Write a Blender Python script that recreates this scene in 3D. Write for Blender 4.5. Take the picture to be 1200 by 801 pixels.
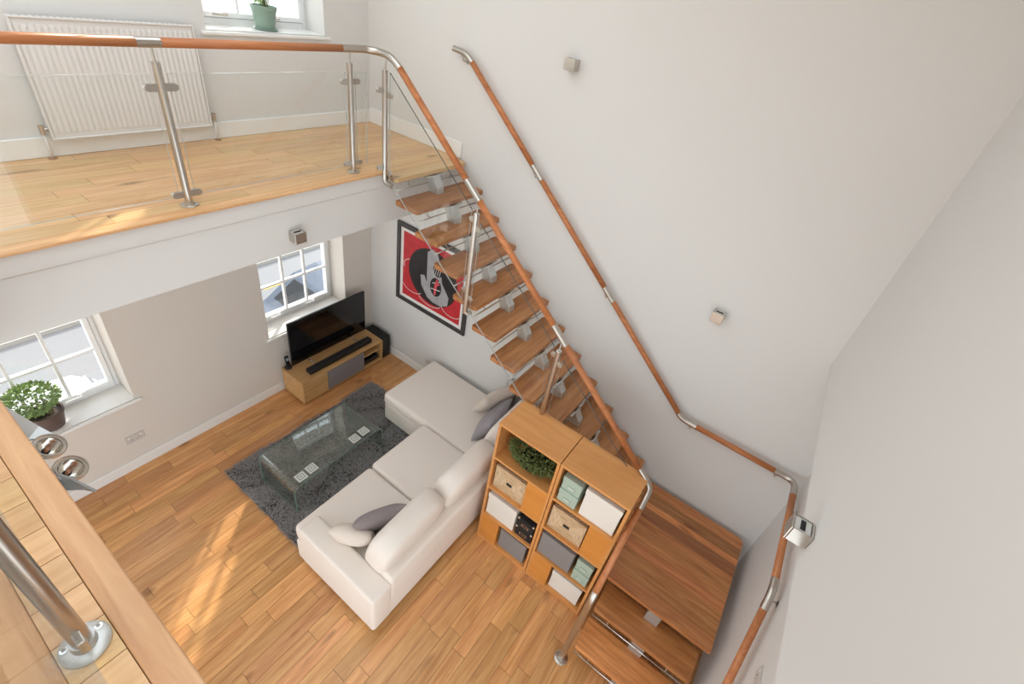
import bpy, bmesh, math, random
from mathutils import Vector, Matrix, Quaternion
import numpy as np

random.seed(7)
for o in list(bpy.data.objects):
    bpy.data.objects.remove(o)
S = bpy.context.scene
COL = S.collection
PI = math.pi

# ------------------------------------------------------------------ camera
# world: x = away from the stair wall, y = away from the window wall, z = up
CAMR = [[-0.5641497900483109, 0.8087621071484017, 0.16624941632776846],
        [0.38674484749546045, 0.4367320447496722, -0.8122152079495207],
        [-0.7294953305704976, -0.39391493387487525, -0.5591668691421131]]
cam_d = bpy.data.cameras.new('camera')
cam = bpy.data.objects.new('camera', cam_d)
COL.objects.link(cam)
r_, u_, b_ = Vector(CAMR[0]), -Vector(CAMR[1]), -Vector(CAMR[2])
M = Matrix((r_, u_, b_)).transposed().to_4x4()
M.translation = Vector((3.456, 4.090, 4.300))
cam.matrix_world = M
cam_d.sensor_fit = 'HORIZONTAL'
cam_d.sensor_width = 36
cam_d.lens = 549.17 / 1200 * 36
cam_d.shift_x = (600 - 611.13) / 1200
cam_d.shift_y = (367.43 - 400.5) / 1200
cam_d.clip_start = 0.02
S.camera = cam

# ------------------------------------------------------------------ light
w = bpy.data.worlds.new('sky')
S.world = w
w.use_nodes = True
bg = w.node_tree.nodes['Background']
bg.inputs[0].default_value = (0.87, 0.945, 1.0, 1)
bg.inputs[1].default_value = 1.9
sun_d = bpy.data.lights.new('sun', 'SUN')
sun = bpy.data.objects.new('sun', sun_d)
COL.objects.link(sun)
sun_d.energy = 5.0
sun_d.angle = math.radians(1.2)
sun_d.color = (1.0, 0.93, 0.82)
el = math.radians(26.0)
hd = Vector((0.77, 0.64, 0)).normalized()
sun.rotation_euler = Vector((hd.x * math.cos(el), hd.y * math.cos(el), -math.sin(el))).to_track_quat('-Z', 'Y').to_euler()
sun.location = (-6, -6, 6)
S.view_settings.view_transform = 'Standard'
S.view_settings.look = 'None'
S.view_settings.gamma = 1
S.view_settings.use_curve_mapping = False
S.view_settings.exposure = 0.39

# ------------------------------------------------------------------ materials
def lin(c):
    return tuple(((x / 255) / 12.92 if x / 255 <= 0.04045 else ((x / 255 + 0.055) / 1.055) ** 2.4) for x in c) + (1,)

def newmat(name):
    m = bpy.data.materials.new(name)
    m.use_nodes = True
    nt = m.node_tree
    return m, nt, nt.nodes['Principled BSDF']

def plain(name, rgb, rough=0.6, metal=0.0, noise=0.0, nscale=40, bump=0.0, spec=0.5, emis=None, coat=0):
    m, nt, b = newmat(name)
    c = lin(rgb)
    b.inputs['Base Color'].default_value = c
    b.inputs['Roughness'].default_value = rough
    b.inputs['Metallic'].default_value = metal
    b.inputs['Specular IOR Level'].default_value = spec
    b.inputs['Coat Weight'].default_value = coat
    N, L = nt.nodes, nt.links
    if noise or bump:
        g = N.new('ShaderNodeNewGeometry')
        t = N.new('ShaderNodeTexNoise')
        t.inputs['Scale'].default_value = nscale
        t.inputs['Detail'].default_value = 3
        L.new(g.outputs['Position'], t.inputs['Vector'])
        if noise:
            mx = N.new('ShaderNodeMix'); mx.data_type = 'RGBA'
            mx.inputs[6].default_value = tuple(v * (1 - noise) for v in c[:3]) + (1,)
            mx.inputs[7].default_value = tuple(min(1, v * (1 + noise)) for v in c[:3]) + (1,)
            L.new(t.outputs['Fac'], mx.inputs[0])
            L.new(mx.outputs[2], b.inputs['Base Color'])
        if bump:
            bp = N.new('ShaderNodeBump')
            bp.inputs['Strength'].default_value = bump
            bp.inputs['Distance'].default_value = 0.004
            L.new(t.outputs['Fac'], bp.inputs['Height'])
            L.new(bp.outputs['Normal'], b.inputs['Normal'])
    if emis:
        b.inputs['Emission Color'].default_value = lin(emis[0])
        b.inputs['Emission Strength'].default_value = emis[1]
    return m

def wood(name, light, dark, axis='x', rough=0.4, vary=0.25, grain=1.0, knots=False, coat=0.0, hue=0.0):
    """grain stretched along an axis of the world; each object gets its own tone and its own stretch of grain"""
    m, nt, b = newmat(name)
    N, L = nt.nodes, nt.links
    g = N.new('ShaderNodeNewGeometry')
    oi = N.new('ShaderNodeObjectInfo')
    off = N.new('ShaderNodeVectorMath'); off.operation = 'SCALE'
    off.inputs[0].default_value = (13.1, 7.7, 9.3)
    L.new(oi.outputs['Random'], off.inputs['Scale'])
    ad = N.new('ShaderNodeVectorMath'); ad.operation = 'ADD'
    L.new(g.outputs['Position'], ad.inputs[0]); L.new(off.outputs[0], ad.inputs[1])
    mp = N.new('ShaderNodeMapping')
    sc = {'x': (1.3, 16, 16), 'y': (16, 1.3, 16), 'z': (16, 16, 1.3)}[axis]
    mp.inputs['Scale'].default_value = tuple(s * grain for s in sc)
    L.new(ad.outputs[0], mp.inputs['Vector'])
    t = N.new('ShaderNodeTexNoise')
    t.inputs['Scale'].default_value = 1.6
    t.inputs['Detail'].default_value = 6
    t.inputs['Roughness'].default_value = 0.62
    t.inputs['Distortion'].default_value = 0.6
    L.new(mp.outputs[0], t.inputs['Vector'])
    cr = N.new('ShaderNodeValToRGB')
    cr.color_ramp.elements[0].position = 0.3
    cr.color_ramp.elements[0].color = lin(dark)
    cr.color_ramp.elements[1].position = 0.68
    cr.color_ramp.elements[1].color = lin(light)
    L.new(t.outputs['Fac'], cr.inputs['Fac'])
    hs = N.new('ShaderNodeHueSaturation')
    mr = N.new('ShaderNodeMapRange')
    mr.inputs['To Min'].default_value = 1 - vary
    mr.inputs['To Max'].default_value = 1 + vary * 0.55
    L.new(oi.outputs['Random'], mr.inputs['Value'])
    L.new(mr.outputs[0], hs.inputs['Value'])
    if hue:
        m2 = N.new('ShaderNodeMath'); m2.operation = 'MULTIPLY'; m2.inputs[1].default_value = 7.31
        fr = N.new('ShaderNodeMath'); fr.operation = 'FRACT'
        L.new(oi.outputs['Random'], m2.inputs[0]); L.new(m2.outputs[0], fr.inputs[0])
        mh = N.new('ShaderNodeMapRange')
        mh.inputs['To Min'].default_value = 0.5 - hue; mh.inputs['To Max'].default_value = 0.5 + hue
        L.new(fr.outputs[0], mh.inputs['Value']); L.new(mh.outputs[0], hs.inputs['Hue'])
    L.new(cr.outputs[0], hs.inputs['Color'])
    last = hs.outputs[0]
    if knots:
        t2 = N.new('ShaderNodeTexNoise')
        t2.inputs['Scale'].default_value = 5.5
        t2.inputs['Detail'].default_value = 1
        mp2 = N.new('ShaderNodeMapping')
        mp2.inputs['Scale'].default_value = {'x': (.5, 1.4, 1), 'y': (1.4, .5, 1), 'z': (1, 1, 1)}[axis]
        L.new(ad.outputs[0], mp2.inputs['Vector']); L.new(mp2.outputs[0], t2.inputs['Vector'])
        c2 = N.new('ShaderNodeValToRGB')
        c2.color_ramp.elements[0].position = 0.70; c2.color_ramp.elements[0].color = (0, 0, 0, 1)
        c2.color_ramp.elements[1].position = 0.80; c2.color_ramp.elements[1].color = (1, 1, 1, 1)
        L.new(t2.outputs['Fac'], c2.inputs['Fac'])
        mx = N.new('ShaderNodeMix'); mx.data_type = 'RGBA'
        L.new(c2.outputs[0], mx.inputs[0]); L.new(last, mx.inputs[6])
        mx.inputs[7].default_value = tuple(v * 0.55 for v in lin(dark)[:3]) + (1,)
        last = mx.outputs[2]
    L.new(last, b.inputs['Base Color'])
    b.inputs['Roughness'].default_value = rough
    b.inputs['Coat Weight'].default_value = coat
    b.inputs['Coat Roughness'].default_value = 0.25
    bp = N.new('ShaderNodeBump')
    bp.inputs['Strength'].default_value = 0.08; bp.inputs['Distance'].default_value = 0.002
    L.new(t.outputs['Fac'], bp.inputs['Height']); L.new(bp.outputs['Normal'], b.inputs['Normal'])
    return m

def glass(name, tint=(1, 1, 1), base=0.05, rough=0.0):
    m = bpy.data.materials.new(name); m.use_nodes = True
    nt = m.node_tree; N, L = nt.nodes, nt.links
    N.remove(N['Principled BSDF'])
    tr = N.new('ShaderNodeBsdfTransparent'); tr.inputs[0].default_value = tint + (1,)
    gl = N.new('ShaderNodeBsdfGlossy'); gl.inputs['Roughness'].default_value = rough
    lw = N.new('ShaderNodeLayerWeight'); lw.inputs['Blend'].default_value = 0.5
    pw = N.new('ShaderNodeMath'); pw.operation = 'POWER'; pw.inputs[1].default_value = 5
    ml = N.new('ShaderNodeMath'); ml.operation = 'MULTIPLY_ADD'; ml.inputs[1].default_value = 1 - base; ml.inputs[2].default_value = base
    L.new(lw.outputs['Facing'], pw.inputs[0]); L.new(pw.outputs[0], ml.inputs[0])
    mx = N.new('ShaderNodeMixShader')
    L.new(ml.outputs[0], mx.inputs[0]); L.new(tr.outputs[0], mx.inputs[1]); L.new(gl.outputs[0], mx.inputs[2])
    L.new(mx.outputs[0], N['Material Output'].inputs['Surface'])
    return m

def wicker(name):
    m, nt, b = newmat(name)
    N, L = nt.nodes, nt.links
    tc = N.new('ShaderNodeNewGeometry')
    wv = N.new('ShaderNodeTexNoise'); wv.inputs['Scale'].default_value = 90; wv.inputs['Detail'].default_value = 2
    L.new(tc.outputs['Position'], wv.inputs['Vector'])
    cr = N.new('ShaderNodeValToRGB')
    cr.color_ramp.elements[0].position = .35; cr.color_ramp.elements[0].color = lin((150, 118, 84))
    cr.color_ramp.elements[1].position = .65; cr.color_ramp.elements[1].color = lin((214, 186, 150))
    L.new(wv.outputs['Fac'], cr.inputs['Fac']); L.new(cr.outputs[0], b.inputs['Base Color'])
    bp = N.new('ShaderNodeBump'); bp.inputs['Strength'].default_value = .5; bp.inputs['Distance'].default_value = .004
    L.new(wv.outputs['Fac'], bp.inputs['Height']); L.new(bp.outputs['Normal'], b.inputs['Normal'])
    b.inputs['Roughness'].default_value = .8
    return m

WALL = plain('wall_paint', (224, 222, 219), 0.75, noise=0.012, nscale=2.2, bump=0.02, spec=0.25)
WALL_SHADED = plain('wall_paint_shade_tint', (224, 217, 208), 0.75, noise=0.012, nscale=2.2, bump=0.02, spec=0.25)  # same white paint, its colour warmed to stand for shade under the gallery
GLOSSW = plain('white_gloss_paint', (240, 239, 236), 0.35)
UPVC = plain('white_window_frame', (244, 245, 245), 0.3)
OAK = wood('oak_floor', (232, 176, 116), (192, 130, 74), 'x', 0.33, 0.20, 1.0, knots=True, coat=0.25, hue=0.005)
OAK_LIT = wood('oak_floor_lit', (229, 188, 138), (204, 156, 106), 'x', 0.36, 0.10, 1.0, knots=True, coat=0.2, hue=0.008)  # same oak as the main floor, lightened in colour for the brighter upper level
OAKY = wood('oak_edge_board', (226, 178, 132), (203, 150, 106), 'y', 0.45, 0.06)
OAKX = wood('oak_edge_board_x', (230, 184, 134), (204, 152, 102), 'x', 0.42, 0.06)
UNDER = plain('joint_shadow_board', (92, 62, 38), 0.9, noise=.1)
WALNUT = wood('oiled_tread_wood', (196, 134, 82), (146, 88, 48), 'x', 0.4, 0.16, 0.9, knots=True, coat=0.15)
WALNUTY = wood('oiled_landing_wood', (222, 152, 92), (172, 102, 54), 'y', 0.38, 0.46, 0.9, knots=True, coat=0.2, hue=.006)
RAILX = wood('rail_wood_x', (208, 138, 88), (178, 106, 62), 'x', 0.4, 0.08)
RAILY = wood('rail_wood_y', (204, 132, 80), (168, 98, 54), 'y', 0.4, 0.10)
BEECH = wood('bookcase_veneer', (220, 156, 92), (206, 140, 78), 'y', 0.42, 0.03, 0.7, coat=0.1)
BEECHO = wood('bookcase_orange_panel', (222, 148, 70), (208, 134, 58), 'y', 0.35, 0.03, 0.7, coat=0.2)
TVOAK = wood('tv_stand_oak', (212, 170, 116), (190, 144, 92), 'x', 0.45, 0.05)
STEEL = plain('brushed_steel', (196, 190, 182), 0.28, 1.0)
CHROME = plain('polished_chrome', (215, 214, 212), 0.1, 1.0)
ALU = plain('cast_aluminium_grey', (196, 197, 196), 0.38, 0.6)
PANE = glass('window_glass', (1, 1, 1), 0.04)
GLASS = glass('balustrade_glass', (0.985, 0.995, 0.99), 0.035)
TGLASS = glass('table_glass', (0.90, 0.955, 0.935), 0.12)
GEDGE = plain('glass_edge_green', (128, 162, 150), 0.15, spec=0.8)
GEDGED = plain('glass_edge_dark', (74, 84, 80), 0.2, spec=0.8)
SOFA = plain('sofa_linen', (238, 228, 218), 0.95, noise=0.05, nscale=260, bump=0.25, spec=0.1)
CUSHG = plain('grey_velvet', (148, 138, 138), 0.85, noise=0.12, nscale=30, bump=0.1, spec=0.2)
CUSHC = plain('cream_cushion', (224, 212, 200), 0.9, noise=0.08, nscale=120, bump=0.3, spec=0.1)
BLACK = plain('black_plastic', (22, 22, 24), 0.4)
BLACKM = plain('black_matt', (30, 29, 29), 0.75)
SCREEN = plain('screen_glass', (16, 14, 15), 0.06, spec=0.6)
GREYP = plain('grey_panel', (132, 126, 128), 0.6)
WHITEBOX = plain('white_card', (232, 226, 216), 0.6)
GREYBOX = plain('grey_fabric_box', (140, 134, 132), 0.85, noise=.05, nscale=200)
GREENBOX = plain('sage_card', (172, 188, 172), 0.6)
GREENLBL = plain('label_plate_green', (150, 168, 152), 0.5)
WICK = wicker('woven_wicker')
SOIL = plain('soil', (70, 50, 38), 0.95, noise=.3, nscale=80)
POTBR = plain('brown_pot', (98, 82, 76), 0.45)
POTGR = plain('green_pot', (136, 160, 146), 0.4)
POTDK = plain('dark_bowl', (34, 44, 46), 0.5)
LEAF = plain('bright_leaf', (146, 172, 108), 0.5, noise=.35, nscale=25)
LEAFD = plain('dark_leaf', (112, 124, 70), 0.6, noise=.4, nscale=30)
STEM = plain('stem', (96, 104, 62), 0.7)
BULB = plain('lamp_reflector', (225, 222, 215), 0.12, 1.0)
BULBW = plain('bulb_amber', (176, 116, 84), 0.3)
SOCK = plain('socket_plate', (206, 200, 194), 0.4)
ASPH = plain('asphalt', (134, 134, 136), 0.9, noise=.1, nscale=30)
PAVE = plain('pavement', (176, 172, 166), 0.9, noise=.08, nscale=12)
YEL = plain('yellow_line', (214, 170, 90), 0.8)
COPPER = plain('copper_collar', (170, 130, 96), 0.4, 0.6)

# ------------------------------------------------------------------ mesh helpers
class MB:
    def __init__(s):
        s.v = []; s.f = []; s.mi = []; s.m = 0
    def add(s, vs, fs):
        k = len(s.v)
        s.v += [tuple(map(float, p)) for p in vs]
        s.f += [tuple(i + k for i in q) for q in fs]
        s.mi += [s.m] * len(fs)
        return s
    def box(s, x0, x1, y0, y1, z0, z1):
        if x0 > x1: x0, x1 = x1, x0
        if y0 > y1: y0, y1 = y1, y0
        if z0 > z1: z0, z1 = z1, z0
        return s.add([(x0, y0, z0), (x1, y0, z0), (x1, y1, z0), (x0, y1, z0), (x0, y0, z1), (x1, y0, z1), (x1, y1, z1), (x0, y1, z1)],
                     [(0, 3, 2, 1), (4, 5, 6, 7), (0, 1, 5, 4), (1, 2, 6, 5), (2, 3, 7, 6), (3, 0, 4, 7)])
    def obox(s, c, ax, ay, az):
        """oriented box: centre and three half-axis vectors"""
        c, ax, ay, az = map(Vector, (c, ax, ay, az))
        vs = [c + i * ax + j * ay + k * az for k in (-1, 1) for i, j in ((-1, -1), (1, -1), (1, 1), (-1, 1))]
        return s.add(vs, [(0, 3, 2, 1), (4, 5, 6, 7), (0, 1, 5, 4), (1, 2, 6, 5), (2, 3, 7, 6), (3, 0, 4, 7)])
    def prism(s, poly, z0, z1):
        n = len(poly)
        vs = [(x, y, z0) for x, y in poly] + [(x, y, z1) for x, y in poly]
        fs = [tuple(range(n - 1, -1, -1)), tuple(range(n, 2 * n))] + [(i, (i + 1) % n, (i + 1) % n + n, i + n) for i in range(n)]
        return s.add(vs, fs)
    def extr(s, poly, d):
        """3-D polygon extruded by vector d"""
        n = len(poly); d = Vector(d)
        vs = [Vector(p) for p in poly] + [Vector(p) + d for p in poly]
        fs = [tuple(range(n - 1, -1, -1)), tuple(range(n, 2 * n))] + [(i, (i + 1) % n, (i + 1) % n + n, i + n) for i in range(n)]
        return s.add(vs, fs)
    def tube(s, path, r, n=12, cap=True):
        P = [Vector(p) for p in path]
        R = r if isinstance(r, (list, tuple)) else [r] * len(P)
        T = []
        for i in range(len(P)):
            a = P[max(0, i - 1)]; b = P[min(len(P) - 1, i + 1)]
            T.append((b - a).normalized())
        up = Vector((0, 0, 1)) if abs(T[0].z) < .9 else Vector((1, 0, 0))
        nrm = (up - T[0] * up.dot(T[0])).normalized()
        vs = []; fs = []
        for i, p in enumerate(P):
            if i:
                q = T[i - 1].rotation_difference(T[i]); nrm = (q @ nrm).normalized()
            bi = T[i].cross(nrm)
            for k in range(n):
                a = 2 * PI * k / n
                vs.append(p + R[i] * (math.cos(a) * nrm + math.sin(a) * bi))
        for i in range(len(P) - 1):
            for k in range(n):
                fs.append((i * n + k, i * n + (k + 1) % n, (i + 1) * n + (k + 1) % n, (i + 1) * n + k))
        if cap:
            fs.append(tuple(range(n - 1, -1, -1))); fs.append(tuple(range((len(P) - 1) * n, len(P) * n)))
        return s.add(vs, fs)
    def cyl(s, a, b, r, n=16, r2=None):
        return s.tube([a, b], [r, r if r2 is None else r2], n)
    def lathe(s, prof, c=(0, 0, 0), n=24, ax=(0, 0, 1), closed=True):
        q = Vector((0, 0, 1)).rotation_difference(Vector(ax).normalized())
        c = Vector(c); vs = []; fs = []
        for (r, z) in prof:
            for k in range(n):
                a = 2 * PI * k / n
                vs.append(c + q @ Vector((r * math.cos(a), r * math.sin(a), z)))
        for i in range(len(prof) - 1):
            for k in range(n):
                fs.append((i * n + k, i * n + (k + 1) % n, (i + 1) * n + (k + 1) % n, (i + 1) * n + k))
        if closed:
            fs.append(tuple(range(n - 1, -1, -1))); fs.append(tuple(range((len(prof) - 1) * n, len(prof) * n)))
        return s.add(vs, fs)
    def build(s, name, mat, parent=None, smooth=False, bevel=0, seg=2, mats=None, sub=0):
        A = np.array(s.v)
        lo, hi = A.min(0), A.max(0)
        o0 = Vector(((lo[0] + hi[0]) / 2, (lo[1] + hi[1]) / 2, lo[2]))
        me = bpy.data.meshes.new(name)
        me.from_pydata([tuple(Vector(p) - o0) for p in s.v], [], s.f)
        for mm in (mats or [mat]):
            me.materials.append(mm)
        if mats:
            me.polygons.foreach_set('material_index', s.mi)
        if smooth:
            me.polygons.foreach_set('use_smooth', [True] * len(me.polygons))
        me.update()
        o = bpy.data.objects.new(name, me)
        COL.objects.link(o)
        o.location = o0
        if parent:
            o.parent = parent
            o.location = o0 - WLOC[parent.name]
        WLOC[o.name] = o0
        if bevel:
            b = o.modifiers.new('bevel', 'BEVEL'); b.width = bevel; b.segments = seg; b.limit_method = 'ANGLE'; b.angle_limit = math.radians(40)
            if smooth:
                b.harden_normals = False
        if sub:
            sm = o.modifiers.new('sub', 'SUBSURF'); sm.levels = sub; sm.render_levels = sub
        return o
WLOC = {}

def thing(name, label, cat, loc, group=None):
    o = bpy.data.objects.new(name, None); COL.objects.link(o)
    o.empty_display_size = 0.1
    o.location = loc; WLOC[o.name] = Vector(loc)
    o['label'] = label; o['category'] = cat
    if group: o['group'] = group
    return o

def tag(o, label, cat, group=None):
    o['label'] = label; o['category'] = cat
    if group: o['group'] = group
    return o

def struct(o, label=None, cat=None):
    o['kind'] = 'structure'
    if label: o['label'] = label
    if cat: o['category'] = cat
    return o

def sempty(name, loc, label, cat):
    o = bpy.data.objects.new(name, None); COL.objects.link(o); o.empty_display_size = .1
    o.location = loc; WLOC[o.name] = Vector(loc)
    return struct(o, label, cat)

def smooth_by_angle(o, deg=40):
    me = o.data
    me.polygons.foreach_set('use_smooth', [True] * len(me.polygons))
    bm = bmesh.new(); bm.from_mesh(me)
    for e in bm.edges:
        if len(e.link_faces) == 2 and e.calc_face_angle(0) > math.radians(deg):
            e.smooth = False
    bm.to_mesh(me); bm.free()
    return o

def arc(c, a, b, n=6):
    """quadratic bend from a to b about control c"""
    a, b, c = Vector(a), Vector(b), Vector(c)
    return [(1 - t) ** 2 * a + 2 * t * (1 - t) * c + t * t * b for t in [i / n for i in range(n + 1)]]

# ------------------------------------------------------------------ the room shell
H = 2.93           # gallery floor level
ZC = 5.7           # ceiling
XD = 6.2           # far side of the platform
YO = -0.52         # outside face of the window wall
YC = 5.02          # front wall below the bulkhead
YB = 4.70          # bulkhead face
def wall_with_holes(mb, x0, x1, z0, z1, holes, y0, y1):
    xs = sorted({x0, x1} | {h[0] for h in holes} | {h[1] for h in holes})
    zs = sorted({z0, z1} | {h[2] for h in holes} | {h[3] for h in holes})
    for i in range(len(xs) - 1):
        for j in range(len(zs) - 1):
            cx, cz = (xs[i] + xs[i + 1]) / 2, (zs[j] + zs[j + 1]) / 2
            if not any(h[0] < cx < h[1] and h[2] < cz < h[3] for h in holes):
                mb.box(xs[i], xs[i + 1], y0, y1, zs[j], zs[j + 1])
WIN = [(0.41, 1.40, 0.79, 2.395), (2.65, 3.64, 0.79, 2.395), (0.48, 1.47, 3.69, 5.2), (2.74, 4.1, 3.4, 5.45), (4.6, 5.6, 0.79, 2.395), (4.4, 5.9, 3.4, 5.45)]
mb = MB(); wall_with_holes(mb, 0.0, XD, -0.2, H - .48, [h for h in WIN if h[2] < 2], -.33, 0)
wall_with_holes(mb, 0.0, XD, -2.0, H - .48, [(h[0] - .09, h[1], h[2] - .22, h[3]) for h in WIN if h[2] < 2], YO, -.33)
struct(mb.build('wall_back', WALL_SHADED), 'white wall, tinted for shade, with deep window reveals under the gallery', 'wall')
mb = MB(); wall_with_holes(mb, 0.0, XD, H - .48, ZC + .2, [h for h in WIN if h[2] > 2], -.33, 0)
wall_with_holes(mb, 0.0, XD, H - .48, ZC + .2, [(h[0] - .09, h[1], h[2] - .22, h[3]) for h in WIN if h[2] > 2], YO, -.33)
struct(mb.build('wall_back_upper', WALL), 'white window wall above the gallery floor', 'wall')
struct(MB().box(-0.25, 0, YO, 5.3, -0.2, ZC + .2).build('wall_right', WALL), 'tall white wall beside the open tread stairs', 'wall')
mb = MB(); wall_with_holes(mb, 0, XD, -0.2, 2.55, [(2.3, 6.0, 0.03, 2.35)], YC, 5.3)  # opening added out of view to light the lower room
struct(mb.build('wall_front', WALL), 'white wall under the overhang beside the landing', 'wall')
mb = MB(); wall_with_holes(mb, 0, XD, 2.55, ZC + .2, [(3.75, 5.95, 3.1, 5.3)], YB, 5.3)  # opening added out of view to brighten the gallery wall
struct(mb.build('wall_front_upper', WALL), 'white overhanging upper wall facing the window wall', 'wall')
# side wall with a large opening added for daylight (behind the camera's left, unseen)
mb = MB()
holesD = [(0.3, 4.7, 0.02, 2.4)]
tmp = MB(); wall_with_holes(tmp, YO, 5.3, -0.2, ZC + .2, holesD, XD, XD + .25)
tmp.v = [(y, x, z) for x, y, z in tmp.v]; tmp.f = [tuple(reversed(f)) for f in tmp.f]
struct(tmp.build('wall_left', WALL), 'white side wall with a large opening added for daylight', 'wall')
mb = MB()
xs = [-.25, .95, 2.05, 2.2, 3.85, 4.0, 5.75, XD + .25]; ys = [YO, .35, 4.3, 5.3]  # grid leaves roof openings, added out of view to let daylight in
for i in range(7):
    for j in range(3):
        if i == 1 and j == 1:
            mb.box(xs[i], xs[i + 1], 2.3, ys[j + 1], ZC, ZC + .2)
        elif not (i in (3, 5) and j == 1):
            mb.box(xs[i], xs[i + 1], ys[j], ys[j + 1], ZC, ZC + .2)
struct(mb.build('ceiling', WALL), 'white ceiling with three long openings added for daylight', 'ceiling')

# main floor: board under the planks, planks one by one where the photo shows them
fl = struct(MB().box(0, XD, 0, YC, -0.2, -0.012).build('floor', UNDER), 'honey oak strip floor of the living room', 'floor')
unit = bpy.data.meshes.new('plank')
_u = MB().box(-.5, .5, -.5, .5, -1, 0)
unit.from_pydata(_u.v, [], _u.f); unit.materials.append(OAK); unit.update()
unit2 = unit.copy(); unit2.materials.clear(); unit2.materials.append(OAK_LIT)
def plank(x0, x1, y0, y1, zt, parent, me, name='plank', th=.012):
    o = bpy.data.objects.new(name, me); COL.objects.link(o)
    o.parent = parent
    o.location = Vector(((x0 + x1) / 2, (y0 + y1) / 2, zt)) - WLOC[parent.name]
    o.scale = (x1 - x0 - .0022, y1 - y0 - .0022, th)
    return o
PW = 0.1195
rest = MB()
y = 0.0; row = 0
while y < YC - .01:
    y1 = min(y + PW, YC)
    x = -random.uniform(0, .7)
    while x < XD:
        ln = random.choice((.42, .55, .7, .85, 1.0, 1.2)) * random.uniform(.9, 1.1)
        a, b = max(0, x), min(XD, x + ln)
        if b - a > .03:
            if a < 3.62:
                plank(a, b, y, y1, random.uniform(-.0006, 0), fl, unit)
            else:
                rest.box(a + .001, b - .001, y + .001, y1 - .001, -.012, 0)
        x += ln
    y = y1; row += 1
ro = rest.build('plank_remainder', OAK, fl); ro['kind'] = 'stuff'

# gallery slab and platform slab
mb = MB().box(0, XD, 0, 1.17, 2.46, H - .012)
mb.box(0, XD, 1.17, 1.19, 2.815, H - .02)
mb.add([(0, 1.17, 2.785), (XD, 1.17, 2.785), (XD, 1.186, 2.80), (0, 1.186, 2.80), (0, 1.186, 2.817), (XD, 1.186, 2.817), (XD, 1.17, 2.817), (0, 1.17, 2.817)],
       [(0, 1, 2, 3), (3, 2, 5, 4), (4, 5, 6, 7), (0, 3, 4, 7), (1, 6, 5, 2)])
gal = struct(mb.build('floor_gallery', WALL), 'white gallery slab with moulded fascia under oak boards', 'gallery')
mb = MB().box(3.44, XD, 1.19, YB, 2.46, H - .012)
plat = struct(mb.build('floor_platform', WALL), 'white platform slab under oak boards tinted lighter for daylight', 'platform')
sub = MB().box(0.002, XD, .002, 1.13, H - .014, H - .0115).build('underlay', UNDER, gal)
sub = MB().box(3.47, XD, 1.2, YB - .002, H - .014, H - .0115).build('underlay', UNDER, plat)
y = 0.0
while y < 1.12:
    y1 = min(y + .114, 1.13)
    x = -random.uniform(0, .9)
    while x < 3.9:
        ln = random.choice((.55, .8, 1.0, 1.3)) * random.uniform(.9, 1.1)
        a, b = max(0.001, x), min(3.9, x + ln)
        if b - a > .03:
            plank(a, b, y, y1, H, gal, unit2)
        x += ln
    y = y1
y = 1.225; k = 0
while y < YB - .01:
    y1 = min(y + .1137, YB)
    e = 3.48 + random.uniform(.75, 1.3)
    plank(3.478, e, y, y1, H, plat, unit2); plank(e, XD - .02, y, y1, H, plat, unit2)
    y = y1
# nosing boards
mb = MB().box(0.905, 3.41, 1.13, 1.216, H - .017, H + .001)
struct(mb.build('trim_1', OAKX, None, bevel=.005, seg=3), 'rounded oak nosing along the gallery edge', 'nosing')
mb = MB().box(3.408, 3.478, 1.13, YB, H - .03, H + .001)
struct(mb.build('trim_2', OAKY, None, bevel=.006, seg=3), 'pale oak edge board along the platform', 'nosing')

# baseboards
def baseboard(name, pts, label, h=.12, z=0.0):
    mb = MB()
    for (x0, x1, y0, y1) in pts:
        mb.box(x0, x1, y0, y1, z, z + h)
    struct(mb.build(name, GLOSSW, None, bevel=.006), label, 'baseboard')
baseboard('baseboard_back', [(0, XD, 0, .016)], 'white skirting board below the ground floor windows')
baseboard('baseboard_right', [(0, .016, 0.016, YC)], 'white skirting board along the stair wall')
baseboard('baseboard_gallery_back', [(0, XD, 0, .018)], 'white skirting board behind the gallery floor', .125, H)
baseboard('baseboard_gallery_right', [(0, .018, .018, 1.262)], 'short white skirting board at the head of the stairs', .145, H)

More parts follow.
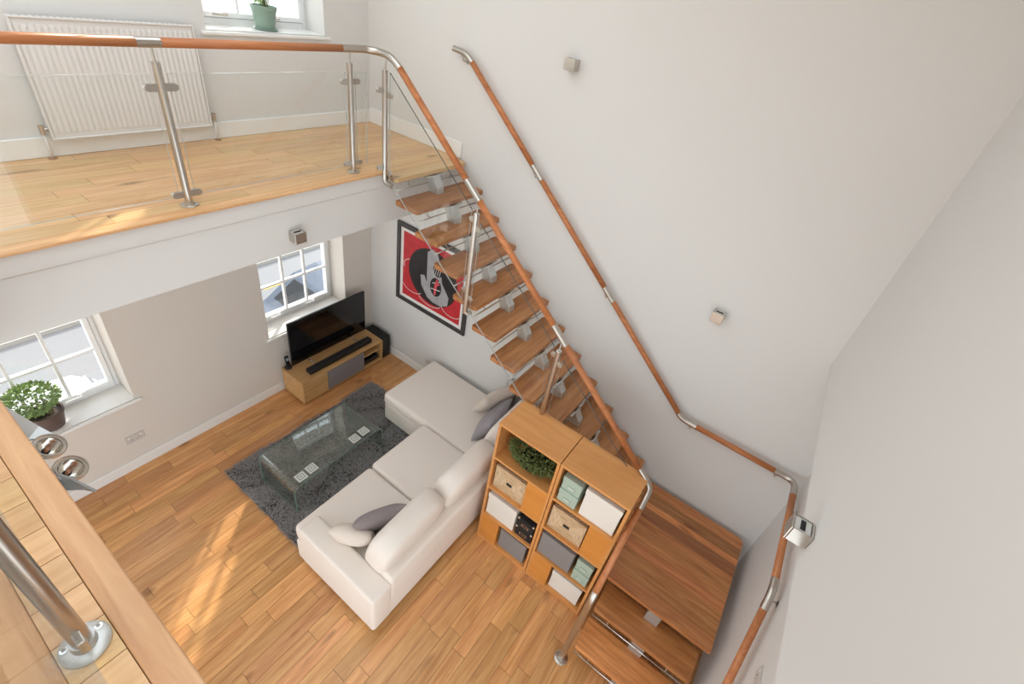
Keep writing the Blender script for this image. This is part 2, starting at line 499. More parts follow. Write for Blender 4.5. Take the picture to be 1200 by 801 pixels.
# ------------------------------------------------------------------ windows
def window(n, x0, x1, z0, z1, cols, rows, label, yw=-.26):
    t = sempty('window_%d' % n, ((x0 + x1) / 2, yw, z0), label, 'window')
    fr = MB()
    f, fb, fj = .034, .05, .09
    fr.box(x0, x0 + f, yw - .07, yw, z0, z1).box(x1 - fj, x1, yw - .07, yw, z0, z1)
    fr.box(x0 + f, x1 - fj, yw - .07, yw, z0, z0 + fb).box(x0 + f, x1 - fj, yw - .07, yw, z1 - f, z1)
    fr.build('frame', UPVC, t, bevel=.006)
    s = MB(); g = .036
    a0, a1, b0, b1 = x0 + f + .003, x1 - fj - .003, z0 + fb + .004, z1 - f - .004
    s.box(a0, a0 + g, yw - .055, yw + .016, b0, b1).box(a1 - g, a1, yw - .055, yw + .016, b0, b1)
    s.box(a0 + g, a1 - g, yw - .055, yw + .016, b0, b0 + g).box(a0 + g, a1 - g, yw - .055, yw + .016, b1 - g, b1)
    so = s.build('sash', UPVC, t, bevel=.006)
    px0, px1, pz0, pz1 = a0 + g, a1 - g, b0 + g, b1 - g
    for i in range(1, cols):
        x = px0 + (px1 - px0) * i / cols
        MB().box(x - .011, x + .011, yw - .035, yw + .006, pz0, pz1).build('glazing_bar', UPVC, t, bevel=.004)
    for j in range(1, rows):
        z = pz0 + (pz1 - pz0) * j / rows
        MB().box(px0, px1, yw - .034, yw + .005, z - .011, z + .011).build('glazing_bar', UPVC, t, bevel=.004)
    for i in range(cols):
        for j in range(rows):
            xa = px0 + (px1 - px0) * i / cols + .009; xb = px0 + (px1 - px0) * (i + 1) / cols - .009
            za = pz0 + (pz1 - pz0) * j / rows + .009; zb = pz0 + (pz1 - pz0) * (j + 1) / rows - .009
            MB().box(xa, xb, yw - .022, yw - .018, za, zb).build('pane', PANE, t)
    # inner sill board and handles
    MB().box(x0 - .045, x1 + .045, 0.0015, .03, z0 - .028, z0 - .002).build('sill_nose', GLOSSW, t, bevel=.008)
    MB().box(x0 + .0015, x1 - .0015, yw, .003, z0 + .0005, z0 + .006).build('sill', GLOSSW, t)
    for hx in (x0 + .28, x1 - .28):
        h = MB().box(hx - .018, hx + .018, yw + .016, yw + .026, b0 + .012, b0 + .034)
        h.tube([(hx, yw + .03, b0 + .022), (hx, yw + .048, b0 + .022), (hx + .05, yw + .05, b0 + .024), (hx + .11, yw + .05, b0 + .026)], .008, 8)
        h.build('handle', STEEL if n == 3 else UPVC, t, smooth=False)
    return t
window(1, *WIN[0], 3, 4, 'white casement window behind the television')
window(2, *WIN[1], 3, 4, 'white casement window with the leafy pot on its sill')
window(3, *WIN[2], 3, 4, 'white casement window above the gallery with the green pot')
window(4, *WIN[3], 3, 4, 'unseen casement window added for light above the gallery past the radiator')  # out of view, put in and enlarged to bring in more light
window(5, *WIN[4], 3, 4, 'white casement window below the platform side')
window(6, *WIN[5], 3, 4, 'unseen casement window added for light above the platform side')  # out of view, enlarged to throw light on the upper front wall

# ------------------------------------------------------------------ outside: street and cars
GZ = -1.9
struct(MB().box(-14, 16, -5.6, YO, GZ - .1, GZ).build('ground_street', ASPH), 'pale grey asphalt street below the windows', 'street')
struct(MB().box(-14, 16, -16, -5.6, GZ - .1, GZ + .08).build('ground_pavement', PAVE), 'pale far pavement across the street', 'pavement')
struct(MB().box(-14, -1.0, -4.75, -4.65, GZ, GZ + .004).build('trim_3', YEL), 'yellow line painted on the street', 'road line')
def car(name, label, x0, length, yc, width, paint, flip):
    t = thing(name, label, 'car', (x0 + length / 2, yc, GZ), None)
    prof = [(0, .32), (0, .72), (.12, .86), (.55, .92), (1.05, 1.36), (1.5, 1.44), (2.35, 1.42), (3.05, .98), (3.8, .84), (4.02, .62), (4.05, .32)]
    s = length / 4.05
    def X(u): return x0 + (length - u * s if flip else u * s)
    hw = width / 2
    pts = [(X(u), yc, GZ + z) for u, z in prof]
    mb = MB()
    n = len(prof)
    secs = []
    for side, inset in ((-1, .10), (-1, 0), (1, 0), (1, .10)):
        ring = []
        for u, z in prof:
            k = max(0, (z - .9) / .54) * .17
            ring.append((X(u), yc + side * (hw - inset * .6 - k), GZ + z))
        secs.append(ring)
    vs = [p for r in secs for p in r]
    fs = []
    for a in range(3):
        for i in range(n):
            j = (i + 1) % n
            fs.append((a * n + i, a * n + j, (a + 1) * n + j, (a + 1) * n + i))
    fs.append(tuple(range(n))); fs.append(tuple(range(3 * n + n - 1, 3 * n - 1, -1)))
    mb.add(vs, fs)
    o = mb.build('body', paint, t)
    bm = bmesh.new(); bm.from_mesh(o.data); bmesh.ops.recalc_face_normals(bm, faces=bm.faces); bm.to_mesh(o.data); bm.free()
    b = o.modifiers.new('bevel', 'BEVEL'); b.width = .05; b.segments = 3
    for u in (.78, 3.22):
        for sd in (-1, 1):
            yy = yc + sd * (hw - .06)
            wl = MB().cyl((X(u), yy - .1, GZ + .31), (X(u), yy + .1, GZ + .31), .31, 20).build('wheel', BLACKM, t)
            MB().cyl((X(u), yy - .105, GZ + .31), (X(u), yy + .105, GZ + .31), .19, 16).build('hub', ALU, wl)
    # windscreen, rear window, side windows
    def quad(nm, pts, mat, th=.012):
        q = MB(); P = [Vector(p) for p in pts]
        nn = (P[1] - P[0]).cross(P[2] - P[0]).normalized() * th
        q.extr([p - nn for p in P], nn * 2); q.build(nm, mat, t)
    wgl = SCREEN
    def ev(u, z, f):
        k = max(0, (z - .9) / .54) * .17
        return (X(u), yc + f * (hw - k), GZ + z)
    quad('windscreen', [ev(2.45, 1.37, -.8), ev(3.0, 1.02, -.85), ev(3.0, 1.02, .85), ev(2.45, 1.37, .8)], wgl)
    quad('rear_window', [ev(.64, 1.0, -.8), ev(1.0, 1.31, -.76), ev(1.0, 1.31, .76), ev(.64, 1.0, .8)], wgl)
    for sd in (-1, 1):
        quad('side_window', [ev(1.1, 1.3, sd), ev(.85, .99, sd), ev(1.72, .99, sd), ev(1.72, 1.34, sd)], wgl)
        quad('side_window', [ev(1.8, 1.34, sd), ev(1.8, .99, sd), ev(2.85, .99, sd), ev(2.3, 1.34, sd)], wgl)
        quad('tail_light', [(X(-.005), yc + sd * hw * .95, GZ + .62), (X(-.005), yc + sd * hw * .7, GZ + .62), (X(.03), yc + sd * hw * .7, GZ + .8), (X(.03), yc + sd * hw * .95, GZ + .8)], plain('tail_light_red', (190, 40, 44), .3), .03)
        quad('headlight', [(X(3.98), yc + sd * hw * .95, GZ + .6), (X(3.98), yc + sd * hw * .65, GZ + .6), (X(3.9), yc + sd * hw * .65, GZ + .76), (X(3.9), yc + sd * hw * .95, GZ + .76)], CHROME, .03)
        mm = MB().obox((X(2.55), yc + sd * (hw + .07), GZ + 1.02), (.05, 0, 0), (0, .09, 0), (0, 0, .06)).build('mirror', BLACK, t, bevel=.02)
car('parked_car', 'dark blue-grey car parked outside the window behind the television', -3.68, 4.05, -2.24, 1.74, plain('dark_blue_paint', (70, 80, 98), .25, coat=1), True)
car('parked_car', 'white car parked outside the window with the potted herb', 2.32, 4.05, -2.3, 1.74, plain('white_paint', (235, 236, 238), .25, coat=1), True)

# ------------------------------------------------------------------ staircase
RISE = (H - .63) / 12
GO = .2303
YF0 = 1.362
stair = thing('staircase', 'open tread staircase with oiled wood treads on a central steel spine', 'staircase', (.45, 2.6, 0))
def tz(i): return H - RISE * i
def yf(i): return YF0 + GO * i
def tread_poly(x0, x1, y0, y1, r=.035):
    P = []
    for (cx, cy, a0) in ((x1 - r, y1 - r, 0), (x0 + r, y1 - r, 90), (x0 + r, y0 + r, 180), (x1 - r, y0 + r, 270)):
        for k in range(4):
            a = math.radians(a0 + 30 * k)
            P.append((cx + r * math.cos(a), cy + r * math.sin(a)))
    return P
# head tread level with the gallery floor
MB().prism([(.03, 1.2225), (.90, 1.2225), (.90, 1.33), (.88, YF0), (.06, YF0), (.03, 1.33)], H - .04, H).build('tread', OAK_LIT, stair, bevel=.004)
MB().box(.02, .905, 1.13, 1.2225, H - .026, H + .0005).build('top_board', OAK_LIT, stair, bevel=.003)
for i in range(1, 12):
    MB().prism(tread_poly(.035, .885, yf(i) - .258, yf(i), .022), tz(i) - .042, tz(i)).build('tread', WALNUT, stair, bevel=.005)
for i in range(0, 12):
    zt = tz(i) - .042
    zb = tz(i + 1)
    y0 = yf(i + 1) - .258
    sp = MB()
    # upright plate with a swept shoulder, then the arm under the tread
    prof = [(y0 + .012, zb), (y0 + .115, zb), (y0 + .105, zb + .06), (y0 + .075, zb + .10), (y0 + .06, zt - .02), (y0 + .055, zt), (y0 - .16, zt), (y0 - .17, zt - .03), (y0 - .03, zt - .05), (y0 - .008, zt - .09)]
    sp.extr([(.415, a, b) for a, b in prof], (.085, 0, 0))
    sp.box(.34, .57, y0 - .17, y0 + .05, zt - .012, zt)
    sp.build('spine_module', ALU, stair, bevel=.006)
    zz = zt - (RISE - .042) * .5
    yy = yf(i) - .03
    MB().cyl((.05, yy, zz), (.87, yy, zz), .006, 8).build('riser_bar', STEEL, stair, smooth=True)
    for xx in (.2, .70):
        MB().tube([(xx, yy, zz), (xx, yy - .03, zz + .01), (xx, yy - .05, zt)], .005, 6).build('bar_hanger', STEEL, stair)
# landing, glued up from staves that run away from the window wall
edges = [.05, .165, .28, .345, .462, .54, .635, .72, .816, .93, 1.04, 1.15]
land = MB().box(.06, 1.14, 4.10, 4.92, .575, .592)
land.box(.06, .86, 3.87, 4.10, .575, .592)
land = land.build('landing', WALNUTY, stair)
for a, b in zip(edges[:-1], edges[1:]):
    ys = 3.868 if b < .88 else 4.088
    y1 = 4.935
    if a < .06:
        r = .05
        P = [(a, ys), (b, ys), (b, y1)] + [(a + r - r * math.sin(math.radians(t)), y1 - r + r * math.cos(math.radians(t))) for t in (0, 30, 60, 90)]
    else:
        P = [(a, ys), (b, ys), (b, y1), (a, y1)]
    P = [(max(a + .0006, min(b - .0006, x)), yy) for x, yy in P]
    MB().prism(P, .592, .63 - random.uniform(0, .0006)).build('stave', WALNUTY, land)
# two treads below the landing
WT = WALNUTY
for k, (xf, z) in enumerate(((1.32, .42), (1.545, .21))):
    MB().prism(tread_poly(xf - .262, xf, 4.11, 4.91, .02), z - .042, z).build('tread', WT, stair, bevel=.005)
    MB().cyl((xf - .004, 4.12, z - .10), (xf - .004, 4.9, z - .10), .006, 8).build('riser_bar', CHROME, stair, smooth=True)
    for yy in (4.25, 4.75):
        MB().cyl((xf - .004, yy, z - .10), (xf - .03, yy, z - .042), .005, 6).build('bar_hanger', STEEL, stair)
for k, (xf, z0, z1) in enumerate(((1.15, .42, .592), (1.32, .21, .378), (1.545, 0, .168))):
    sp = MB().box(xf - .10, xf - .02, 4.46, 4.57, z0, z1)
    sp.box(xf - .2, xf - .01, 4.42, 4.61, z1 - .012, z1)
    sp.build('spine_module', ALU, stair, bevel=.006)
MB().box(.1, 1.0, 4.44, 4.56, .50, .575).build('landing_beam', ALU, stair, bevel=.006)
MB().cyl((.5, 4.5, 0), (.5, 4.5, .5), .045, 16).build('landing_post', ALU, stair, smooth=True)

# ------------------------------------------------------------------ balustrade of gallery and stairs
RZ = 3.788
bal = thing('balustrade', 'glass balustrade with round wooden handrail along gallery edge and stairs', 'balustrade', (1.0, 1.2, 2.0))
XR = .905
def rz(y): return 3.776 - .831 * (y - 1.324)
RG = .0235
def rail_wood(a, b, mat, parent=bal):
    a, b = Vector(a), Vector(b)
    return MB().tube([a, b], RG, 16).build('handrail', mat, parent, smooth=True)
def sleeve(path, parent=bal, r=RG + .001):
    return smooth_by_angle(MB().tube(path, r, 16).build('steel_sleeve', STEEL, parent))
rail_wood((3.50, 1.10, RZ), (2.345, 1.10, RZ), RAILX)
sleeve([(2.347, 1.10, RZ), (2.238, 1.10, RZ)])
rail_wood((2.24, 1.10, RZ), (1.155, 1.10, RZ), RAILX)
bend = [(1.157, 1.10, RZ), (1.06, 1.102, RZ)] + arc((.908, 1.105, RZ), (1.05, 1.103, RZ), (XR, 1.235, RZ - .004), 8)[1:] + arc((XR, 1.30, RZ - .004), (XR, 1.245, RZ - .006), (XR, 1.39, rz(1.39)), 6)
sleeve(bend)
ysl = [(2.07, 2.20), (2.99, 3.12)]
ys_ = 1.388
for a, b in ysl:
    rail_wood((XR, ys_, rz(ys_)), (XR, a, rz(a)), RAILY)
    sleeve([(XR, a - .002, rz(a - .002)), (XR, b + .002, rz(b + .002))])
    ys_ = b
rail_wood((XR, ys_, rz(ys_)), (XR, 3.935, rz(3.935)), RAILY)
# bend towards the lower flight and down to the newel
low0 = Vector((1.01, 4.062, 1.475)); low1 = Vector((1.585, 4.068, 1.0))
bend = [(XR, 3.93, rz(3.93)), (XR, 3.975, rz(3.975))] + arc((.915, 4.06, 1.515), (XR, 3.975, rz(3.975)), (.965, 4.062, 1.505), 8)[1:] + [low0, low0.lerp(low1, .1)]
sleeve(bend)
rail_wood(low0.lerp(low1, .1), low0.lerp(low1, .955), RAILX)
newel_top = arc((1.597, 4.068, .99), low0.lerp(low1, .95), (1.597, 4.068, .88), 6)
nw = MB().tube(newel_top + [(1.597, 4.068, .006)], RG + .001, 16).build('newel_post', STEEL, bal)
smooth_by_angle(nw)
smooth_by_angle(MB().lathe([(.056, 0), (.056, .007), (.05, .011), (.03, .012), (.028, .03)], (1.597, 4.068, 0), 24).build('flange', STEEL, nw))

def clamp(mb, c, dirv, L_=.055, w=.017, th=.011):
    """rounded glass clamp reaching out from a post along dirv"""
    c, d = Vector(c), Vector(dirv).normalized()
    nrm = Vector((0, 0, 1)).cross(d).normalized()
    up = d.cross(nrm)
    if abs(d.z) > .01: up = nrm.cross(d)
    P = [c + up * w, c - up * w]
    for k in range(7):
        a = -PI / 2 + PI * k / 6
        P.append(c + d * (L_ - w) + d * w * math.cos(a) + up * w * math.sin(a))
    mb.extr([p - nrm * th for p in P], nrm * 2 * th)
def post(parent, x, y, z0, z1, ztop, d1, d2, flange=True, dz=(0.07, .12)):
    d1, d2 = Vector(d1) if d1 else None, Vector(d2) if d2 else None
    p = MB().cyl((x, y, z0), (x, y, z1), .0212, 20)
    p = smooth_by_angle(p.build('post', STEEL, parent))
    smooth_by_angle(MB().cyl((x, y, z1 - .002), (x, y, ztop), .006, 10).build('stem', STEEL, p))
    if flange:
        smooth_by_angle(MB().lathe([(.048, 0), (.048, .004), (.04, .009), (.028, .010), (.026, .022)], (x, y, z0), 28).build('flange', STEEL, p))
    for d in (d1, d2):
        if d is None: continue
        for zz in (z0 + dz[0], z1 - dz[1]):
            cm = MB(); clamp(cm, (x, y, zz), d, .082, .019); cm.build('glass_clamp', STEEL, p, bevel=.003)
    return p
post(bal, 2.278, 1.095, H + .001, 3.70, RZ - .02, (1, 0, 0), (-1, 0, 0))
post(bal, 1.092, 1.095, H + .001, 3.70, RZ - .02, (1, 0, 0), (-1, 0, 0))
post(bal, 3.46, 1.095, H + .001, 3.70, RZ - .02, None, (-1, 0, 0))
sd = Vector((0, 1, -.831)).normalized()
# stair posts are fixed to the ends of treads
pA = MB().tube([(.925, 1.262, 3.69), (.925, 1.262, 2.93)] + arc((.925, 1.262, 2.868), (.925, 1.262, 2.90), (.925, 1.30, 2.868), 5) + [(.925, 1.345, 2.866)], .0212, 16).build('post', STEEL, bal)
smooth_by_angle(pA)
smooth_by_angle(MB().cyl((.925, 1.262, 3.688), (.915, 1.27, rz(1.28) - .015), .006, 10).build('stem', STEEL, pA))
for (zz, d) in ((3.56, (1, 0, 0)), (3.00, (1, 0, 0)), (3.53, (0, 1, 0)), (2.96, (0, 1, 0))):
    cm = MB(); clamp(cm, (.925, 1.262, zz), d, .078, .019); cm.build('glass_clamp', STEEL, pA, bevel=.003)
for (yp, i) in ((2.20, 4), (3.085, 8)):
    z0 = tz(i) - .075; z1 = rz(yp) - .095
    p = MB().cyl((.918, yp, z0), (.918, yp, z1), .0212, 20).build('post', STEEL, bal)
    smooth_by_angle(p)
    smooth_by_angle(MB().cyl((.918, yp, z1 - .002), (XR + .004, yp, rz(yp) - .015), .006, 10).build('stem', STEEL, p))
    smooth_by_angle(MB().lathe([(.0212, 0), (.022, .004), (.019, .008)], (.918, yp, z1 - .004), 20).build('cap', CHROME, p))
    smooth_by_angle(MB().tube([(.918, yp, z0 + .02), (.918, yp + .02, z0 - .005), (.88, yp + .035, z0 + .01)], .017, 12).build('tread_bracket', STEEL, p))
    for (zz, d) in ((z1 - .10, (0, 1, -.5)), (z0 + .16, (0, 1, -.3)), (z1 - .06, (0, -1, .3)), (z0 + .2, (0, -1, .3))):
        cm = MB(); clamp(cm, (.918, yp, zz), d, .06); cm.build('glass_clamp', STEEL, p, bevel=.003)
# glass panels
def panel(parent, poly, d, name='glass_panel', edge=GEDGED):
    """poly is a planar outline, d the thickness vector; edges get their own tint"""
    mb = MB(); n = len(poly); d = Vector(d)
    vs = [Vector(p) - d / 2 for p in poly] + [Vector(p) + d / 2 for p in poly]
    mb.m = 0; mb.add(vs, [tuple(range(n - 1, -1, -1)), tuple(range(n, 2 * n))])
    k = len(mb.v) - 2 * n
    mb.m = 1
    for i in range(n):
        mb.f.append((i, (i + 1) % n, (i + 1) % n + n, i + n)); mb.mi.append(1 if i == 2 else 2)
    return mb.build(name, GLASS, parent, mats=[GLASS, edge, GLE])
GLE = plain('glass_edge_pale', (180, 184, 180), .2, spec=.6)
for x0, x1 in ((1.135, 2.235), (2.32, 3.42)):
    panel(bal, [(x0, 1.095, H + .06), (x1, 1.095, H + .06), (x1, 1.095, 3.645), (x0, 1.095, 3.645)], (0, .01, 0), edge=GLE)
panel(bal, [(.965, 1.105, H + .06), (1.05, 1.095, H + .06), (1.05, 1.095, 3.64), (.965, 1.105, 3.64)], (0, .01, 0), edge=GLE)
def gt(y): return rz(y) - .112
def gb(y): return 2.037 - .831 * (y - 2.341)
for y0, y1 in ((1.305, 2.155), (2.245, 3.04), (3.13, 3.90)):
    panel(bal, [(.918, y0, gb(y0)), (.918, y1, gb(y1)), (.918, y1, gt(y1)), (.918, y0, gt(y0))], (.01, 0, 0))

# balustrade on the platform at the camera's side
bal2 = thing('balustrade', 'steel post and glass balustrade standing on the pale platform edge', 'balustrade', (3.533, 3.2, H))
MB().tube([(3.56, 1.12, 3.905), (3.56, YB - .03, 3.905)], RG, 16).build('handrail', RAILY, bal2, smooth=True)
for yp in (1.30, 2.11, 3.198, 4.25):
    p = smooth_by_angle(MB().cyl((3.533, yp, H + .002), (3.533, yp, 3.77), .024, 24).build('post', STEEL, bal2))
    MB().cyl((3.533, yp, 3.76), (3.556, yp, 3.888), .006, 10).build('stem', STEEL, p, smooth=True)
    smooth_by_angle(MB().lathe([(.052, 0), (.052, .005), (.048, .009), (.03, .011), (.028, .03)], (3.533, yp, H + .001), 32).build('flange', plain('flange_pale_steel', (205, 204, 200), .35, .6) if yp == 1.3 else bpy.data.materials['flange_pale_steel'], p))
    for a in (20, 200):
        sx, sy = 3.533 + .039 * math.cos(math.radians(a)), yp + .039 * math.sin(math.radians(a))
        smooth_by_angle(MB().lathe([(.008, 0), (.008, .003), (.004, .0035), (.004, .001)], (sx, sy, H + .0095), 14).build('bolt', CHROME, p))
    for s_ in (-1, 1):
        for zz in (H + .075, 3.58):
            cm = MB().box(3.520, 3.546, yp + s_ * .02, yp + s_ * .055, zz - .022, zz + .022)
            cm.build('glass_clamp', STEEL, p, bevel=.003)
for y0, y1 in ((1.34, 2.07), (2.15, 3.158), (3.238, 4.21), (4.29, 4.66)):
    panel(bal2, [(3.533, y0, H + .05), (3.533, y1, H + .05), (3.533, y1, 3.855), (3.533, y0, 3.855)], (.01, 0, 0), edge=GLE)

# ------------------------------------------------------------------ wall handrail
wr = thing('wall_handrail', 'round wooden handrail with steel joints running down the bare stair wall', 'handrail', (.07, 3, 1.5))
XW = .07
def wz(y): return 3.800 - .8325 * (y - 1.283)
YR = 4.955; ZR = 1.528; ZR2 = 1.54
sleeve([(XW, 1.13, 3.818), (XW, 1.16, 3.816)] + arc((XW, 1.275, 3.808), (XW, 1.20, 3.813), (XW, 1.34, wz(1.34)), 6), wr)
rail_wood((XW, 1.338, wz(1.338)), (XW, 2.085, wz(2.085)), RAILY, wr)
sleeve([(XW, 2.083, wz(2.083)), (XW, 2.195, wz(2.195))], wr)
rail_wood((XW, 2.193, wz(2.193)), (XW, 2.995, wz(2.995)), RAILY, wr)
sleeve([(XW, 2.993, wz(2.993)), (XW, 3.105, wz(3.105))], wr)
rail_wood((XW, 3.103, wz(3.103)), (XW, 3.965, wz(3.965)), RAILY, wr)
sleeve([(XW, 3.963, wz(3.963))] + arc((XW, 4.025, ZR), (XW, 3.985, wz(3.985)), (XW, 4.08, ZR), 6) + [(XW, 4.14, ZR)], wr)
rail_wood((XW, 4.138, ZR), (XW, 4.80, ZR), RAILY, wr)
sleeve([(XW, 4.798, ZR), (XW, 4.85, ZR)] + arc((XW, YR, ZR + .005), (XW, 4.87, ZR), (.155, YR, ZR2), 8) + [(.24, YR, ZR2)], wr)
rail_wood((.238, YR, ZR2), (1.035, YR, ZR2), RAILX, wr)
e0 = Vector((1.15, YR, ZR2 - .035)); dn = Vector((1, 0, -.98)).normalized()
sleeve([(1.033, YR, ZR2)] + arc((1.115, YR, ZR2), (1.06, YR, ZR2), (1.17, YR, ZR2 - .055), 6) + [Vector((1.17, YR, ZR2 - .055)) + dn * .05], wr)
p0 = Vector((1.17, YR, ZR2 - .055)) + dn * .048
rail_wood(p0, p0 + dn * .88, RAILX, wr)
def bracket(c, n):
    c, n = Vector(c), Vector(n)
    b = MB().tube([c - Vector((0, 0, RG)), c - Vector((0, 0, .055)), c - Vector((0, 0, .062)) - n * .02, c - n * .068 - Vector((0, 0, .064))], .006, 8)
    b.cyl(c - n * .07 - Vector((0, 0, .064)), c - n * .062 - Vector((0, 0, .064)), .022, 16)
    b.box(c.x - .014, c.x + .014, c.y - .014, c.y + .014, c.z - RG - .006, c.z - RG + .004)
    b.build('wall_bracket', STEEL, wr)
for yy in (2.12, 3.03): bracket((XW, yy, wz(yy)), (1, 0, 0))
bracket((XW, 1.24, 3.806), (1, 0, 0))
for yy in (4.1, 4.82): bracket((XW, yy, ZR), (1, 0, 0))
bracket((.33, YR + .003, ZR2), (0, -1, 0)); bracket((1.12, YR + .003, ZR2 - .02), (0, -1, 0))

# ------------------------------------------------------------------ soft shapes
def superq(c, s, e1=.5, e2=.5, nu=20, nv=12, rot=None, sag=0.0):
    """superellipsoid as rows of points; s half sizes"""
    def sp(v, e): return math.copysign(abs(v) ** e, v)
    vs = []; fs = []
    q = rot or Matrix.Identity(3)
    for j in range(nv + 1):
        ph = -PI / 2 + PI * j / nv
        for i in range(nu):
            th = 2 * PI * i / nu
            p = Vector((s[0] * sp(math.cos(ph), e1) * sp(math.cos(th), e2), s[1] * sp(math.cos(ph), e1) * sp(math.sin(th), e2), s[2] * sp(math.sin(ph), e1)))
            if sag: p.z -= sag * (1 - (p.x / s[0]) ** 2)
            vs.append(Vector(c) + q @ p)
    for j in range(nv):
        for i in range(nu):
            fs.append((j * nu + i, j * nu + (i + 1) % nu, (j + 1) * nu + (i + 1) % nu, (j + 1) * nu + i))
    return vs, fs

def pillow(c, w, h, t, rot, n=14, pinch=.07, seed=0, slump=0.0):
    """square scatter cushion: two puffed faces meeting in a seam"""
    rnd = random.Random(seed)
    ph = [rnd.uniform(0, 6) for _ in range(6)]
    vs = []; fs = []
    for side in (1, -1):
        for j in range(n + 1):
            for i in range(n + 1):
                u, v = 2 * i / n - 1, 2 * j / n - 1
                puff = ((1 - abs(u) ** 2.6) * (1 - abs(v) ** 2.6)) ** .55
                sx = 1 - pinch * (1 - v * v) * abs(u) ** 3
                sy = 1 - pinch * (1 - u * u) * abs(v) ** 3
                wr_ = .06 * t * math.sin(3 * u + ph[0]) * math.sin(2.5 * v + ph[1]) * puff
                p = Vector((u * w / 2 * sx, v * h / 2 * sy, side * (puff * t / 2) + wr_ - slump * u * u))
                vs.append(Vector(c) + rot @ p)
    m = (n + 1) ** 2
    for j in range(n):
        for i in range(n):
            a = j * (n + 1) + i
            fs.append((a, a + 1, a + n + 2, a + n + 1))
            fs.append((m + a, m + a + n + 1, m + a + n + 2, m + a + 1))
    return vs, fs

def weld(o, d=.0005):
    bm = bmesh.new(); bm.from_mesh(o.data)
    bmesh.ops.remove_doubles(bm, verts=bm.verts, dist=d)
    bmesh.ops.recalc_face_normals(bm, faces=bm.faces)
    bm.to_mesh(o.data); bm.free()
    return o

def soft_box(x0, x1, y0, y1, z0, z1, name, mat, parent, r=.05, crown=.012, n=9):
    """upholstered block: rounded edges and a slightly crowned top"""
    mb = MB()
    cx, cy = (x0 + x1) / 2, (y0 + y1) / 2
    mb.box(x0, x1, y0, y1, z0, z1)
    o = mb.build(name, mat, parent)
    bm = bmesh.new(); bm.from_mesh(o.data)
    bmesh.ops.bevel(bm, geom=list(bm.edges), offset=r, segments=4, affect='EDGES', profile=.5)
    bm.to_mesh(o.data); bm.free()
    o.data.polygons.foreach_set('use_smooth', [True] * len(o.data.polygons))
    return o

# ------------------------------------------------------------------ rug
rug = thing('shag_rug', 'charcoal grey shaggy rug under the glass coffee table', 'rug', (1.46, 1.25, 0))
RX0, RX1, RY0, RY1 = .56, 2.355, .635, 1.83
MB().box(RX0 + .01, RX1 - .01, RY0 + .01, RY1 - .01, .0008, .012).build('backing', plain('rug_backing', (62, 58, 58), .95), rug)
RUGM = plain('rug_pile', (146, 142, 141), .7, noise=.5, nscale=38, spec=.3)
rnd = random.Random(3)
vs = []; fs = []
for k in range(30000):
    x = rnd.uniform(RX0, RX1); y = rnd.uniform(RY0, RY1)
    fx = math.sin(x * 9 + 2 * math.sin(y * 7)) * 1.2 + math.sin(y * 11 + x * 5)
    a = fx * 1.3 + rnd.uniform(-1.1, 1.1)
    ln = rnd.uniform(.022, .04); wd = rnd.uniform(.002, .0042)
    dx, dy = math.cos(a), math.sin(a)
    h = rnd.uniform(.018, .034)
    b0 = Vector((x - dy * wd, y + dx * wd, .008)); b1 = Vector((x + dy * wd, y - dx * wd, .008))
    m0 = Vector((x + dx * ln * .45 - dy * wd, y + dy * ln * .45 + dx * wd, .008 + h * .85))
    m1 = Vector((x + dx * ln * .45 + dy * wd, y + dy * ln * .45 - dx * wd, .008 + h * .85))
    tp = Vector((x + dx * ln, y + dy * ln, .008 + h * .75))
    q = len(vs)
    vs += [b0, b1, m1, m0, tp]; fs += [(q, q + 1, q + 2, q + 3), (q + 3, q + 2, q + 4)]
pile = MB().add(vs, fs).build('pile', RUGM, rug); pile['kind'] = 'stuff'

# ------------------------------------------------------------------ coffee table of bent glass
def coffee_table():
    x0, x1, y0, y1, zt, th, r = 1.165, 2.175, .965, 1.505, .375, .012, .075
    z0 = .022
    def prof(o):
        P = [(x0 + o, z0)]
        for k in range(7):
            a = PI - (PI / 2) * k / 6
            P.append((x0 + r + (r - o) * math.cos(a), zt - r + (r - o) * math.sin(a)))
        for k in range(7):
            a = PI / 2 - (PI / 2) * k / 6
            P.append((x1 - r + (r - o) * math.cos(a), zt - r + (r - o) * math.sin(a)))
        P.append((x1 - o, z0))
        return P
    A, B = prof(0), prof(th)
    n = len(A); mb = MB()
    vs = [(x, y0, z) for x, z in A] + [(x, y1, z) for x, z in A] + [(x, y0, z) for x, z in B] + [(x, y1, z) for x, z in B]
    mb.v = vs
    for i in range(n - 1):
        mb.f += [(i, i + n, i + n + 1, i + 1), (2 * n + i, 2 * n + i + 1, 3 * n + i + 1, 3 * n + i)]; mb.mi += [0, 0]
        mb.f += [(i, i + 1, 2 * n + i + 1, 2 * n + i), (n + i, 3 * n + i, 3 * n + i + 1, n + i + 1)]; mb.mi += [1, 1]
    mb.f += [(0, 2 * n, 3 * n, n), (n - 1, 2 * n - 1, 4 * n - 1, 3 * n - 1)]; mb.mi += [1, 1]
    o = mb.build('coffee_table', TGLASS, mats=[TGLASS, GEDGE])
    smooth_by_angle(o, 30)
    tag(o, 'bent clear glass coffee table standing on the shaggy rug', 'coffee table')
coffee_table()
COASTL = plain('coaster_pale', (206, 208, 200), .6); COASTD = plain('coaster_dark', (150, 156, 150), .6)
cl = ['square pale coaster on glass table, outermost at the end by the floor window', 'square pale coaster on glass table, inner one at the end by the sofa arm',
      'square pale coaster on glass table, inner one at the end by the chaise', 'square pale coaster on glass table, outermost at the end by the chaise']
cl[0] = 'square pale coaster on glass table, outermost at the end by the sofa arm'
